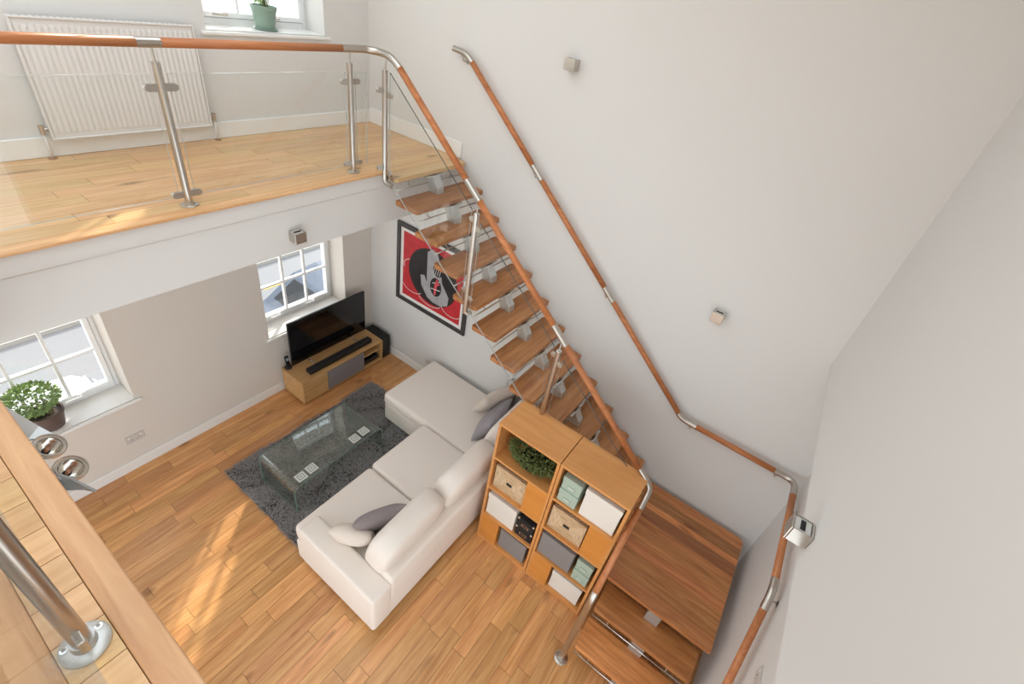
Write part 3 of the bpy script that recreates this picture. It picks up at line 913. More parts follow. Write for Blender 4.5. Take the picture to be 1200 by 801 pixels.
for (x, y), lb in zip(((2.05, 1.435), (1.935, 1.425), (1.455, 1.43), (1.335, 1.42)), cl):
    t = thing('coaster', lb, 'coaster', (x, y, .3755), 'coasters on the glass table')
    MB().box(x - .046, x + .046, y - .046, y + .046, .3755, .3805).build('base', COASTL, t, bevel=.004)
    fr = MB(); s1, s0 = .03, .022
    fr.box(x - s1, x + s1, y - s1, y - s0, .3805, .3812).box(x - s1, x + s1, y + s0, y + s1, .3805, .3812).box(x - s1, x - s0, y - s0, y + s0, .3805, .3812).box(x + s0, x + s1, y - s0, y + s0, .3805, .3812)
    fr.box(x - .008, x + .008, y - .008, y + .008, .3805, .3812)
    fr.build('printed_motif', COASTD, t)

# ------------------------------------------------------------------ sofa
sofa = thing('corner_sofa', 'cream linen corner sofa with chaise against the stair wall', 'sofa', (1.25, 2.1, 0))
YS1 = 2.80
soft_box(.86, 2.40, 1.86, YS1, .048, .30, 'base', SOFA, sofa, .02)
soft_box(.075, .865, 1.20, YS1, .048, .285, 'chaise_base', SOFA, sofa, .02)
soft_box(.07, 2.225, 2.63, YS1 + .005, .26, .585, 'back', SOFA, sofa, .025)
soft_box(2.218, 2.405, 1.93, YS1 + .005, .05, .52, 'arm', SOFA, sofa, .028)
soft_box(.06, .875, 1.185, 2.58, .28, .435, 'chaise_cushion', SOFA, sofa, .045)
soft_box(.885, 1.59, 1.82, 2.60, .29, .455, 'seat_cushion', SOFA, sofa, .045)
# the end cushion wraps round the front of the arm
mb = MB()
P = [(1.60, 1.83), (2.385, 1.83), (2.385, 1.93), (2.215, 1.935), (2.215, 2.60), (1.60, 2.60)]
mb.prism(P, .29, .455)
o = mb.build('seat_cushion', SOFA, sofa)
bm = bmesh.new(); bm.from_mesh(o.data); bmesh.ops.bevel(bm, geom=list(bm.edges), offset=.042, segments=4, affect='EDGES', profile=.5, clamp_overlap=True); bm.to_mesh(o.data); bm.free()
o.data.polygons.foreach_set('use_smooth', [True] * len(o.data.polygons))
tilt = Matrix.Rotation(math.radians(-13), 3, 'X')
for k, (xa, xb, dy, rz_) in enumerate(((1.545, 2.25, 0, 1.5), (.83, 1.535, .01, -1.0), (.10, .82, .0, .5))):
    vs, fs = superq(((xa + xb) / 2, 2.615 + dy, .645), ((xb - xa) / 2, .122, .225), .66, .38, 40, 20, Matrix.Rotation(math.radians(rz_), 3, 'Z') @ tilt)
    o = MB().add(vs, fs).build('back_cushion', SOFA, sofa, smooth=True)
    weld(o, .002)
for (x, y) in ((2.33, 2.72), (2.33, 1.95), (.14, 1.27), (.80, 1.27), (.14, 2.72)):
    MB().cyl((x, y, 0.001), (x, y, .052), .025, 12).build('foot', BLACK, sofa)

def scatter(name, label, c, w, h, t, euler, mat, seed, slump=0):
    from mathutils import Euler
    R = Euler(tuple(math.radians(a) for a in euler), 'XYZ').to_matrix()
    vs, fs = pillow(c, w, h, t, R, 16, .07, seed, slump)
    o = MB().add(vs, fs).build(name, mat, None, smooth=True)
    weld(o, .0006)
    tag(o, label, 'cushion', 'scatter cushions on the sofa')
scatter('scatter_cushion', 'grey velvet cushion leaning on the back cushion near the sofa arm', (1.955, 2.37, .60), .47, .36, .15, (64, 0, -27), CUSHG, 1)
scatter('scatter_cushion', 'cream textured cushion tucked beside the sofa arm', (2.165, 2.30, .555), .36, .27, .16, (58, 0, -61), CUSHC, 2)
scatter('scatter_cushion', 'grey satin cushion standing on the chaise', (.47, 2.385, .60), .50, .42, .15, (62, 0, 8), plain('grey_satin', (158, 152, 158), .45, noise=.1, nscale=12, bump=.1), 3)
scatter('scatter_cushion', 'cream cushion behind the grey satin one on the chaise', (.25, 2.27, .655), .46, .43, .15, (62, 0, -20), CUSHC, 4)

# ------------------------------------------------------------------ television corner
tv = thing('tv_stand', 'low oak television stand with a grey sliding panel', 'tv stand', (.765, .22, 0))
X0, X1, Y0, Y1, Z0, Z1 = .195, 1.338, .035, .415, .04, .352
MB().box(X0, X1, Y0, Y1, Z1 - .022, Z1).build('top', TVOAK, tv, bevel=.002)
MB().box(X0, X1, Y0, Y1, Z0, Z0 + .022).build('bottom', TVOAK, tv, bevel=.002)
for a, b in ((X0, X0 + .02), (X1 - .02, X1), (.505, .525), (1.0, 1.02)):
    MB().box(a, b, Y0 + .005, Y1 - (.0 if a in (X0,) or b == X1 else .01), Z0 + .022, Z1 - .022).build('side_panel', TVOAK, tv)
MB().box(X0 + .02, X1 - .02, Y0 + .003, Y0 + .01, Z0 + .022, Z1 - .022).build('back_panel', TVOAK, tv)
MB().box(1.022, X1 - .003, Y1 - .008, Y1 + .008, Z0 + .024, Z1 - .024).build('door', TVOAK, tv, bevel=.002)
MB().box(.50, 1.018, Y1 - .006, Y1 + .012, Z0 + .026, Z1 - .024).build('sliding_panel', GREYP, tv, bevel=.002)
MB().box(X0 + .02, .505, Y0 + .01, Y1 - .02, .205, .221).build('shelf', TVOAK, tv)
for x, y in ((.24, .375), (1.295, .375), (.24, .08), (1.295, .08)):
    MB().cyl((x, y, .0008), (x, y, Z0), .014, 12, .018).build('foot', BLACK, tv)
o = thing('media_box', 'black media box on the shelf of the television stand', 'media box', (.36, .24, Z0 + .0225))
MB().box(.235, .485, .13, .39, Z0 + .0235, Z0 + .085).build('case', BLACK, o, bevel=.02, seg=4)
MB().box(.26, .46, .3895, .3915, Z0 + .04, Z0 + .065).build('display', SCREEN, o)
t = thing('television', 'large flat black television on the oak stand below the window', 'television', (.76, .16, Z1 + .001))
MB().box(.245, 1.268, .125, .15, .405, .992).build('case', BLACK, t, bevel=.004)
MB().box(.252, 1.261, .1502, .1522, .412, .985).build('screen', SCREEN, t)
for x in (.46, 1.06):
    MB().tube([(x, .05, Z1 + .0095), (x, .137, Z1 + .03), (x, .137, .42)], .008, 8).build('leg', CHROME, t)
    MB().tube([(x - .0, .137, Z1 + .03), (x - .02, .22, Z1 + .012), (x - .03, .27, Z1 + .0095)], .008, 8).build('leg', CHROME, t)
t = thing('soundbar', 'long black soundbar lying before the television', 'soundbar', (.755, .315, Z1 + .001))
MB().box(.315, 1.195, .275, .36, Z1 + .001, Z1 + .058).build('body', BLACKM, t, bevel=.012, seg=3)
MB().box(.33, 1.18, .3602, .363, Z1 + .008, Z1 + .05).build('grille', BLACK, t, bevel=.003)
t = thing('subwoofer', 'black upright subwoofer box between television stand and corner', 'subwoofer', (.115, .22, 0))
MB().box(.045, .18, .055, .385, .012, .335).build('case', BLACKM, t, bevel=.006)
MB().box(.055, .17, .3852, .392, .03, .32).build('grille', BLACK, t, bevel=.004)
for x, y in ((.06, .08), (.165, .08), (.06, .36), (.165, .36)):
    MB().cyl((x, y, .0008), (x, y, .013), .012, 10).build('foot', BLACK, t)
t = thing('cordless_phone', 'black cordless phone upright in its charging cradle', 'phone', (1.285, .085, Z1 + .001))
smooth_by_angle(MB().lathe([(.04, 0), (.042, .008), (.036, .022), (.02, .028)], (1.285, .085, Z1 + .001), 20).build('cradle', BLACK, t))
ph = MB().obox((1.285, .082, Z1 + .09), (.022, 0, 0), (0, .0115, .002), (0, -.014, .072)).build('handset', BLACK, t, bevel=.008, seg=3)
MB().obox((1.285, .087, Z1 + .128), (.015, 0, 0), (0, .0095, .0015), (0, -.004, .016)).build('display', plain('phone_display', (150, 156, 160), .3), ph)

# ------------------------------------------------------------------ bookcases
DX0, DX1 = .890, 1.235
LV = [0, .395, .782, 1.172, 1.565]
BT = .022
def bookcase(ya, yb, label):
    t = thing('bookcase', label, 'bookcase', ((DX0 + DX1) / 2, (ya + yb) / 2, 0), 'pair of beech bookcases')
    MB().box(DX0, DX1 + .003, ya, yb, LV[4] - BT, LV[4]).build('top', BEECH, t, bevel=.002)
    for k in range(1, 4):
        MB().box(DX0 + .008, DX1, ya + BT, yb - BT, LV[k] - BT, LV[k]).build('shelf', BEECH, t)
    MB().box(DX0 + .008, DX1 - .002, ya + BT, yb - BT, .03, .052).build('shelf', BEECH, t)
    MB().box(DX1 - .02, DX1, ya + BT, yb - BT, .0015, .03).build('plinth', BEECH, t)
    for y0 in (ya, yb - BT):
        MB().box(DX0, DX1, y0, y0 + BT, .0008, LV[4] - BT).build('side_panel', BEECH, t)
    MB().box(DX0, DX0 + .008, ya + BT, yb - BT, .03, LV[4] - BT).build('back_panel', BEECH, t)
    yr = yb - .205
    MB().box(DX1 - .02, DX1 + .001, yr, yb - BT, LV[2], LV[3] - BT).build('front_panel', BEECHO, t)
    MB().box(DX0 + .01, DX1 - .02, yr, yr + BT, LV[2], LV[3] - BT).build('divider', BEECH, t)
    yl = ya + .205
    MB().box(DX1 - .02, DX1 + .001, ya + BT, yl, .052, LV[1] - BT).build('front_panel', BEECHO, t)
    MB().box(DX0 + .01, DX1 - .02, yl - BT, yl, .052, LV[1] - BT).build('divider', BEECH, t)
YA, YM, YE = 2.893, 3.458, 4.022
bookcase(YA, YM - .003, 'beech bookcase beside the sofa with a bushy plant on its top shelf')
bookcase(YM + .003, YE, 'beech bookcase beside the stair landing with sage boxes')
def lidbox(label, xf, y0, y1, z0, z1, depth, mat, cat='box', group=None, grip=False):
    t = thing('storage_box', label, cat, (xf - depth / 2, (y0 + y1) / 2, z0), group)
    MB().box(xf - depth + .004, xf - .004, y0 + .004, y1 - .004, z0 + .0006, z1 - .02).build('body', mat, t, bevel=.003)
    MB().box(xf - depth, xf, y0, y1, z1 - .055, z1).build('lid', mat, t, bevel=.004)
    return t
fx = DX1 - .015
lidbox('white card box beside the two small black boxes', fx - .0, YA + .03, YA + .335, LV[1], LV[1] + .285, .28, WHITEBOX, group='white storage boxes')
lidbox('white lidded box beside the sage boxes near the bookcase top', fx + .0, YM + .235, YE - .035, LV[3], LV[3] + .30, .30, WHITEBOX, group='white storage boxes')
lidbox('white box in the lowest compartment near the stair newel', fx - .005, YM + .225, YE - .05, .053, .053 + .25, .28, WHITEBOX, group='white storage boxes')
def fabricbox(label, y0, y1, z0, z1):
    t = thing('fabric_box', label, 'box', (fx - .15, (y0 + y1) / 2, z0), 'grey fabric boxes')
    w_ = MB(); x0, x1 = fx - .29, fx - .006
    w_.box(x0, x1, y0, y1, z0 + .0006, z1 - .012)
    w_.build('body', GREYBOX, t, bevel=.006)
    MB().box(x0 - .002, x1 + .002, y0 - .002, y1 + .002, z1 - .012, z1).build('rim', GREYBOX, t, bevel=.003)
fabricbox('grey fabric box in the lowest compartment beside the sofa', YA + .225, YM - .06, .053, .315)
fabricbox('grey fabric box beside two sage boxes in the landing bookcase', YM + .032, YM + .345, LV[1], LV[1] + .285)
def sage(label, y0, y1, z0, z1, x1):
    t = thing('sage_box', label, 'box', (x1 - .12, (y0 + y1) / 2, z0), 'sage green lidded boxes')
    MB().box(x1 - .25, x1 - .003, y0 + .003, y1 - .003, z0 + .0006, z1 - .03).build('body', GREENBOX, t, bevel=.002)
    MB().box(x1 - .253, x1, y0, y1, z1 - .045, z1).build('lid', GREENBOX, t, bevel=.003)
    ym = (y0 + y1) / 2; zm = (z0 + z1 - .045) / 2
    lb = MB().box(x1 - .003, x1 + .0005, ym - .032, ym + .032, zm - .017, zm + .017).build('label_holder', GREENLBL, t)
    MB().box(x1 + .0005, x1 + .0015, ym - .026, ym + .026, zm - .011, zm + .011).build('card', plain('sage_card_insert', (196, 206, 192), .6), lb)
h_ = .135
sage('sage box under another beside the large white box', YM + .045, YM + .205, LV[3], LV[3] + h_, fx)
sage('sage box stacked on top beside the large white box', YM + .045, YM + .205, LV[3] + h_ + .001, LV[3] + 2 * h_, fx - .008)
sage('sage box under another beside the grey fabric box', YM + .375, YE - .045, LV[1], LV[1] + h_, fx)
sage('sage box stacked on top beside the grey fabric box', YM + .375, YE - .045, LV[1] + h_ + .001, LV[1] + 2 * h_, fx - .008)
for k in range(2):
    z0 = LV[1] + k * .121; y0, y1 = YA + .352, YM - .045
    t = thing('black_box', ('lower' if k == 0 else 'upper') + ' small black box with metal corners and label beside white box', 'box', (fx - .1, (y0 + y1) / 2, z0), 'small black boxes')
    MB().box(fx - .22, fx - .008, y0, y1, z0 + .0008, z0 + .12).build('body', BLACKM, t, bevel=.002)
    for yy in (y0, y1 - .018):
        for zz in (z0 + .004, z0 + .102):
            if zz < z0 + .05: continue
            MB().box(fx - .026, fx - .005, yy - .001, yy + .019, zz, zz + .019).build('metal_corner', CHROME, t, bevel=.003)
    ym = (y0 + y1) / 2
    lb = MB().box(fx - .008, fx - .004, ym - .036, ym + .036, z0 + .035, z0 + .07).build('label_holder', CHROME, t)
    MB().box(fx - .0042, fx - .003, ym - .028, ym + .028, z0 + .042, z0 + .063).build('card', plain('black_card', (40, 38, 38), .6), lb)
    MB().box(fx - .222, fx - .006, y0 - .001, y1 + .001, z0 + .085, z0 + .088).build('lid_seam', BLACK, t)
def wickerbox(label, y0, y1, z0, z1):
    t = thing('wicker_basket', label, 'basket', (fx - .14, (y0 + y1) / 2, z0), 'woven baskets')
    x1 = fx - .012
    MB().box(x1 - .26, x1 - .016, y0, y1, z0 + .0008, z1).build('body', WICK, t, bevel=.006)
    cy, cz = (y0 + y1) / 2, (z0 + z1) / 2
    hy, hz = .028, .019
    C = [(y0, z0 + .001), (y1, z0 + .001), (y1, z1), (y0, z1)]; K = [(cy - hy, cz - hz), (cy + hy, cz - hz), (cy + hy, cz + hz), (cy - hy, cz + hz)]
    tones = [WICK_A, WICK_B, WICK_A, WICK_B]
    for i in range(4):
        j = (i + 1) % 4
        MB().extr([(x1 - .015, *C[i]), (x1 - .015, *C[j]), (x1 - .010, *K[j]), (x1 - .010, *K[i])], (.010, 0, 0)).build('woven_panel', tones[i], t)
    MB().box(x1 - .014, x1 - .0035, cy - hy + .001, cy + hy - .001, cz - hz + .001, cz + hz - .001).build('hand_hole', BLACKM, t)
def fibre(name, rgb, axis):
    m, nt, b = newmat(name); N, L = nt.nodes, nt.links
    g = N.new('ShaderNodeNewGeometry'); mp = N.new('ShaderNodeMapping')
    mp.inputs['Scale'].default_value = (20, 14, 190) if axis == 'h' else (20, 190, 14)
    t = N.new('ShaderNodeTexNoise'); t.inputs['Scale'].default_value = 1; t.inputs['Detail'].default_value = 2
    L.new(g.outputs['Position'], mp.inputs['Vector']); L.new(mp.outputs[0], t.inputs['Vector'])
    cr = N.new('ShaderNodeValToRGB'); c = lin(rgb)
    cr.color_ramp.elements[0].position = .3; cr.color_ramp.elements[0].color = tuple(v * .55 for v in c[:3]) + (1,)
    cr.color_ramp.elements[1].position = .62; cr.color_ramp.elements[1].color = c
    L.new(t.outputs['Fac'], cr.inputs['Fac']); L.new(cr.outputs[0], b.inputs['Base Color'])
    bp = N.new('ShaderNodeBump'); bp.inputs['Strength'].default_value = .5; bp.inputs['Distance'].default_value = .004
    L.new(t.outputs['Fac'], bp.inputs['Height']); L.new(bp.outputs['Normal'], b.inputs['Normal'])
    b.inputs['Roughness'].default_value = .75
    return m
WICK_A = fibre('wicker_weave_across', (214, 180, 140), 'h'); WICK_B = fibre('wicker_weave_upright', (226, 196, 158), 'v')
wickerbox('square woven basket with slotted front in the bookcase by the sofa', YA + .04, YA + .345, LV[2], LV[2] + .275)
wickerbox('square woven basket with slotted front in the bookcase by the landing', YM + .04, YM + .345, LV[2], LV[2] + .275)

# ------------------------------------------------------------------ plants
def leaf(vs, fs, p, d, up, L_, W_):
    d = d.normalized(); s = d.cross(up)
    if s.length < 1e-3: s = Vector((1, 0, 0))
    s.normalize(); n = s.cross(d)
    q = len(vs)
    vs += [p, p + d * L_ * .45 + s * W_ / 2 + n * .1 * L_, p + d * L_ * .5 - n * .02 * L_, p + d * L_ * .45 - s * W_ / 2 + n * .1 * L_, p + d * L_ - n * .12 * L_]
    fs += [(q, q + 1, q + 2), (q, q + 2, q + 3), (q + 1, q + 4, q + 2), (q + 2, q + 4, q + 3)]
def rvec(r):
    while True:
        v = Vector((r.uniform(-1, 1), r.uniform(-1, 1), r.uniform(-1, 1)))
        if .05 < v.length < 1: return v
def potted(name, label, c, rb, rt, h, pot, crown, nleaf, L_, W_, lm, seed, nst=9, saucer=False, cc=None):
    t = thing(name, label, 'plant', c)
    c = Vector(c); r = random.Random(seed)
    z0 = .001
    if saucer:
        smooth_by_angle(MB().lathe([(rb + .012, 0), (rb + .024, .012), (rb + .02, .014), (rb + .008, .006)], c + Vector((0, 0, z0)), 24).build('saucer', pot, t)); z0 = .007
    smooth_by_angle(MB().lathe([(rb, z0), (rt, h - .025), (rt + .006, h - .024), (rt + .007, h), (rt - .006, h), (rt - .008, h - .02)], c, 28).build('pot', pot, t))
    MB().lathe([(rt - .009, h - .03), (rt - .009, h - .022), (.004, h - .018)], c, 20).build('soil', SOIL, t)
    cen = c + Vector((0, 0, h)) + Vector(cc or (0, 0, crown[2]))
    st = MB(); vs = []; fs = []
    for k in range(nst):
        v = rvec(r); e = cen + Vector((v.x * crown[0], v.y * crown[1], v.z * crown[2]))
        b = c + Vector((r.uniform(-.4, .4) * rt, r.uniform(-.4, .4) * rt, h - .02))
        st.tube([b, b.lerp(e, .5) + Vector((0, 0, .02)), e], [.004, .003, .0015], 5)
    st.build('stem', STEM, t)
    for k in range(nleaf):
        v = rvec(r); v = v.normalized() * (v.length ** .5)
        p = cen + Vector((v.x * crown[0], v.y * crown[1], v.z * crown[2]))
        d = (v + rvec(r) * .9 + Vector((0, 0, .25)))
        leaf(vs, fs, p, d, rvec(r) + Vector((0, 0, 1)), L_ * r.uniform(.6, 1.2), W_ * r.uniform(.7, 1.2))
    o = MB().add(vs, fs).build('foliage', lm, t, smooth=True); o['kind'] = 'stuff'
potted('potted_herb', 'bushy light green plant in a brown pot on the ground floor sill', (3.175, -.105, .7965), .08, .104, .16, POTBR, (.17, .13, .12), 1150, .034, .022, LEAF, 5, 14, cc=(.04, -.03, .13))
potted('potted_houseplant', 'green plastic pot with sparse leaves on the upper sill', (.955, -.10, 3.6965), .068, .092, .17, POTGR, (.09, .08, .12), 70, .06, .028, LEAF, 8, 8, saucer=True, cc=(0, 0, .14))
t = thing('bowl_planter', 'bushy dark green plant in a dark bowl on the open bookcase shelf', 'plant', (1.09, 3.2, LV[3]))
smooth_by_angle(MB().lathe([(.05, .001), (.10, .03), (.125, .075), (.118, .075), (.09, .035)], (1.09, 3.2, LV[3]), 24).build('bowl', POTDK, t))
r = random.Random(11); vs = []; fs = []
for k in range(1100):
    v = rvec(r); v = v.normalized() * v.length ** .5
    p = Vector((1.10 + v.x * .13, 3.2 + v.y * .225, LV[3] + .125 + v.z * .075))
    leaf(vs, fs, p, v + rvec(r) * 1.1 + Vector((.2, 0, .1)), rvec(r), .045 * r.uniform(.6, 1.2), .014)
o = MB().add(vs, fs).build('foliage', LEAFD, t); o['kind'] = 'stuff'
MB().tube([(1.09 + .1 * math.cos(a), 3.2 + .18 * math.sin(a), LV[3] + .11) for a in [2 * PI * k / 24 for k in range(25)]], .012, 8).build('twig_ring', STEM, t)

# ------------------------------------------------------------------ framed picture
fp = thing('framed_picture', 'dark framed red, black and grey print on the stair wall', 'picture', (.001, 1.01, .985))
PY0, PY1, PZ0, PZ1 = .462, 1.555, .985, 2.003
FRM = plain('frame_charcoal', (64, 60, 60), .5); MAT_ = plain('white_mount', (236, 232, 228), .7)
for (a, b, c, d) in ((PY0, PY1, PZ0, PZ0 + .05), (PY0, PY1, PZ1 - .05, PZ1), (PY0, PY0 + .05, PZ0 + .05, PZ1 - .05), (PY1 - .05, PY1, PZ0 + .05, PZ1 - .05)):
    MB().box(.001, .03, a, b, c, d).build('frame_bar', FRM, fp, bevel=.004)
MB().box(.001, .012, PY0 + .05, PY1 - .05, PZ0 + .05, PZ1 - .05).build('mount', MAT_, fp)
RED = plain('print_red', (196, 44, 52), .6, noise=.35, nscale=7)
ART = MB().box(.012, .0135, PY0 + .095, PY1 - .095, PZ0 + .095, PZ1 - .095).build('print', RED, fp)
CYR, CZR = 1.03, 1.53
def disc(nm, pts, x, mat):
    MB().extr([(x, a, b) for a, b in pts], (.0008, 0, 0)).build(nm, mat, ART)
def ell(cy, cz, ry, rz2, n=36, a0=0, a1=360):
    return [(cy + ry * math.cos(math.radians(a0 + (a1 - a0) * k / n)), cz + rz2 * math.sin(math.radians(a0 + (a1 - a0) * k / n))) for k in range(n + (0 if a1 - a0 == 360 else 1))]
PB = plain('print_black', (38, 34, 36), .6, noise=.3, nscale=9); PG = plain('print_grey', (168, 166, 168), .6, noise=.25, nscale=14); PWt = plain('print_white', (226, 220, 218), .6); PP = plain('print_pink', (226, 88, 98), .6)
disc('printed_shape', ell(1.02, 1.50, .37, .35), .0136, PB)
disc('printed_shape', [(.93, 1.80), (1.0, 1.86), (1.08, 1.84), (1.12, 1.72), (1.17, 1.5), (1.28, 1.36), (1.27, 1.25), (1.17, 1.19), (1.04, 1.19), (.96, 1.22), (.86, 1.34), (.84, 1.47), (.90, 1.49), (.94, 1.42)], .0146, PG)
disc('printed_shape', ell(1.08, 1.41, .085, .12), .0156, PB)
disc('printed_shape', ell(1.10, 1.64, .075, .085), .0156, PB)
disc('printed_shape', [(1.06, 1.30), (1.085, 1.31), (1.10, 1.44), (1.14, 1.46), (1.09, 1.53), (1.06, 1.44)], .0166, PP)
for k in range(4):
    disc('printed_line', [(1.03 + .03 * k, 1.575), (1.036 + .03 * k, 1.575), (1.06 + .03 * k, 1.70), (1.054 + .03 * k, 1.70)], .0166, PWt)
disc('printed_line', [(1.01, 1.365), (1.15, 1.385), (1.15, 1.395), (1.01, 1.375)], .0176, PWt)
disc('printed_line', [(1.03, 1.44), (1.14, 1.50), (1.135, 1.508), (1.025, 1.448)], .0166, PWt)
for (cy, cz, ry, a0, a1) in ((.72, 1.27, .17, 200, 330), (1.0, 1.235, .2, 210, 330), (1.33, 1.22, .15, 190, 360), (.75, 1.5, .18, 120, 200)):
    o_ = ell(cy, cz, ry, ry * .6, 16, a0, a1); i_ = ell(cy, cz, ry - .008, ry * .6 - .008, 16, a1, a0)
    disc('printed_line', o_ + i_, .0148, PWt)

# ------------------------------------------------------------------ wall lights
def wall_light(label, c, n, up=True):
    """small brushed steel cube lamp, open above and below, on a wall with normal n"""
    t = thing('wall_light', label, 'wall light', c, 'square steel wall lights')
    c, n = Vector(c), Vector(n); s = Vector((0, 0, 1)).cross(n); z = Vector((0, 0, 1))
    a, hz_, dp = .043, .040, .085
    def ob(nm, off, hs, hn, hz, mat, par=t, bv=.002):
        return MB().obox(c + s * off[0] + n * off[1] + z * off[2], s * hs, n * hn, z * hz).build(nm, mat, par, bevel=bv)
    ob('back_plate', (0, .006, 0), .038, .005, .036, STEEL)
    ob('front_panel', (0, dp, 0), a, .004, hz_, STEEL)
    for k in (-1, 1):
        ob('side_panel', (k * (a - .003), dp / 2 + .003, 0), .003, dp / 2 - .008, hz_, STEEL)
        ob('glass_slip', (0, dp / 2 + .004, k * .034), a - .007, dp / 2 - .010, .0015, plain('frosted_slip', (200, 198, 194), .3) if 'frosted_slip' not in bpy.data.materials else bpy.data.materials['frosted_slip'])
        ob('light_slot', (0, dp / 2 + .004, k * .0362), a - .016, .010, .0008, BLACKM, t, 0)
        MB().cyl(c + n * (dp + .0035) + s * k * .026 - z * .024, c + n * (dp + .006) + s * k * .026 - z * .024, .004, 10).build('screw', CHROME, t)
    ob('lamp_holder', (0, dp / 2, 0), .018, dp / 2 - .012, .016, BLACK)
wall_light('square steel wall light high on the bare wall above the wall handrail', (.001, 2.245, 3.925), (1, 0, 0))
wall_light('square steel wall light low on the bare wall near the landing', (.001, 3.905, 2.555), (1, 0, 0))
wall_light('square steel wall light on the white gallery fascia', (1.69, 1.171, 2.60), (0, 1, 0))
wall_light('square steel wall light on the overhanging wall above the landing handrail', (1.72, YB - .001, 2.66), (0, -1, 0))

# double spotlight fixed to the platform edge
sp = thing('double_spotlight', 'silver double spotlight fixed under the platform edge', 'spotlight', (3.40, 2.40, 2.70))
MB().box(3.402, 3.438, 1.96, 2.60, 2.69, 2.74).build('back_plate', ALU, sp, bevel=.004)
axis = Vector((-.40, .42, .81)).normalized()
for (cx, cy) in ((3.372, 2.298), (3.363, 2.446)):
    c = Vector((cx, cy, 2.72)); k = .62
    hd_ = smooth_by_angle(MB().lathe([(r * k, z * k) for r, z in ((.02, -.07), (.045, -.05), (.062, -.01), (.066, .0), (.066, .012), (.056, .012), (.055, .0))], c, 28, axis, closed=False).build('lamp_head', STEEL, sp))
    smooth_by_angle(MB().lathe([(r * k, z * k) for r, z in ((.055, .004), (.048, -.016), (.034, -.036), (.020, -.046))], c, 28, axis, closed=False).build('reflector', BULB, hd_))
    MB().lathe([(.021 * k, -.046 * k), (.020 * k, -.047 * k)], c, 16, axis).build('reflector_back', BLACKM, hd_)
    smooth_by_angle(MB().lathe([(r * k, z * k) for r, z in ((.009, -.046), (.011, -.03), (.008, -.018), (.002, -.014))], c, 14, axis).build('bulb', BULBW, hd_))
    MB().lathe([(r * k, z * k) for r, z in ((.078, -.002), (.078, .012), (.070, .012), (.070, -.002), (.078, -.002))], c, 28, axis, closed=False).build('gimbal_ring', CHROME, hd_)
# pressed aluminium arms at both ends
P = [(3.405, 2.00, 2.742), (3.362, 2.20, 2.742), (3.338, 2.268, 2.724), (3.405, 2.235, 2.735)]
MB().extr(P, (0, 0, -.006)).build('bracket_arm', ALU, sp)
P = [(3.405, 2.43, 2.738), (3.375, 2.50, 2.742), (3.343, 2.598, 2.728), (3.362, 2.535, 2.700), (3.405, 2.49, 2.700)]
MB().extr(P, (.005, .004, -.004)).build('bracket_arm', ALU, sp)

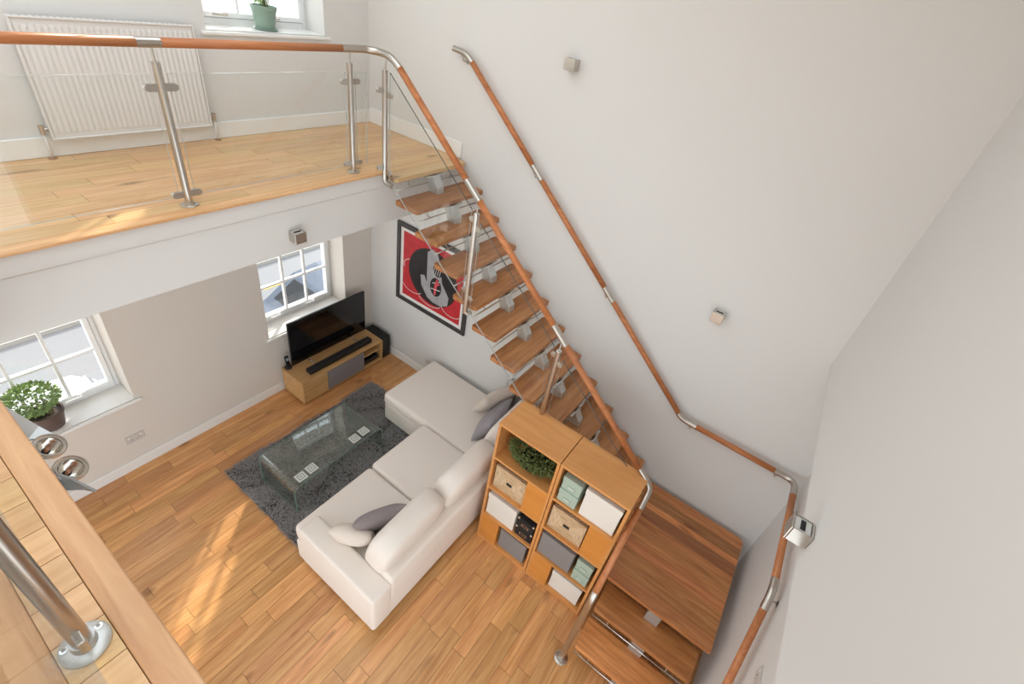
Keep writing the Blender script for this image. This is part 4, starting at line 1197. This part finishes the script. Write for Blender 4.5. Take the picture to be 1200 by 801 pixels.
# ------------------------------------------------------------------ radiators, sockets
RADW = plain('radiator_white', (224, 221, 218), .45)
def radiator(name, label, u0, u1, z0, z1, off, along, nslat, floorz=None):
    """flat panel radiator with pressed vertical flutes; along x on the window wall, along y on the stair wall"""
    def T(p): return p if along == 'x' else (p[1], p[0], p[2])
    t = thing(name, label, 'radiator', T(((u0 + u1) / 2, off, z0)))
    mb = MB(); m = nslat * 4
    P = []
    for i in range(m + 1):
        u = u0 + .015 + (u1 - u0 - .03) * i / m
        d = (0, .0035, .0035, 0)[i % 4]
        P.append((u, off + .0375 + d))
    vs = []; fs = []
    for (zz, k) in ((z0, 0), (z0 + .03, 0), (z0 + .045, 1), (z1 - .045, 1), (z1 - .03, 0), (z1, 0)):
        for (u, d) in P: vs.append(T((u, off + .037 + (d - off - .037 if k else 0), zz)))
    for a in range(5):
        for i in range(m): fs.append((a * (m + 1) + i, a * (m + 1) + i + 1, (a + 1) * (m + 1) + i + 1, (a + 1) * (m + 1) + i))
    o = MB().add(vs, fs).build('front_panel', RADW, t)
    def bx(nm, a, b, c, d, e, f, mat=RADW, bv=.004):
        q = T((a, c, e)); r2 = T((b, d, f))
        return MB().box(q[0], r2[0], q[1], r2[1], e, f).build(nm, mat, t, bevel=bv)
    bx('back_panel', u0 + .01, u1 - .01, off + .002, off + .034, z0 + .004, z1 - .008)
    bx('top_grille', u0, u1, off, off + .046, z1 - .006, z1 + .006)
    bx('side_cover', u0, u0 + .012, off, off + .044, z0, z1); bx('side_cover', u1 - .012, u1, off, off + .044, z0, z1)
    bx('bottom_edge', u0, u1, off + .03, off + .046, z0 - .004, z0 + .006)
    n2 = nslat
    for i in range(n2):
        u = u0 + .03 + (u1 - u0 - .06) * i / (n2 - 1)
        bx('grille_slot', u - .006, u + .006, off + .008, off + .038, z1 + .0058, z1 + .0068, plain('slot_shadow', (196, 190, 184), .8) if 'slot_shadow' not in bpy.data.materials else bpy.data.materials['slot_shadow'], 0)
    if floorz is not None:
        for u in (u0 - .03, u1 + .03):
            v = MB().cyl(T((u, off + .02, z0 + .03)), T((u, off + .02, z0 + .085)), .014, 12)
            v.cyl(T((u, off + .02, z0 + .06)), T((u + (.035 if u < u0 else -.035), off + .02, z0 + .06)), .011, 10)
            v.build('valve', STEEL, t)
            MB().cyl(T((u, off + .02, floorz + .001)), T((u, off + .02, z0 + .035)), .008, 10).build('pipe', RADW, t, smooth=True)
            MB().lathe([(.024, 0), (.022, .006), (.009, .009)], T((u, off + .02, floorz + .001)), 16).build('pipe_collar', COPPER, t)
    return t
radiator('radiator', 'wide white fluted radiator on the gallery wall', 1.585, 2.545, 3.05, 3.718, .03, 'x', 30, H)
radiator('radiator', 'white radiator on the stair wall behind the sofa under the treads', 2.25, 3.0, .22, .80, .03, 'y', 22, 0)
def socket(label, c, n):
    c, n = Vector(c), Vector(n); s = Vector((0, 0, 1)).cross(n); z = Vector((0, 0, 1))
    t = thing('wall_socket', label, 'socket', c)
    MB().obox(c + n * .004, s * .073, n * .004, z * .043).build('plate', SOCK, t, bevel=.003)
    for k in (-1, 1):
        MB().obox(c + n * .0085 + s * k * .045 + z * .022, s * .008, n * .002, z * .006).build('switch', GLOSSW, t)
        for (a, b) in ((0, .0), (-.011, -.018), (.011, -.018)):
            MB().obox(c + n * .0082 + s * (k * .028 + a) + z * b, s * .003, n * .0005, z * .004).build('pin_hole', GREYP, t)
socket('white double socket on the wall below the potted herb window', (2.755, .0005, .366), (0, 1, 0))
socket('white double socket on the stair wall just behind the chaise end', (.0005, 1.06, .27), (1, 0, 0))
socket('white double socket on the wall beside the lowest treads', (1.60, YC - .0005, 1.40), (0, -1, 0))
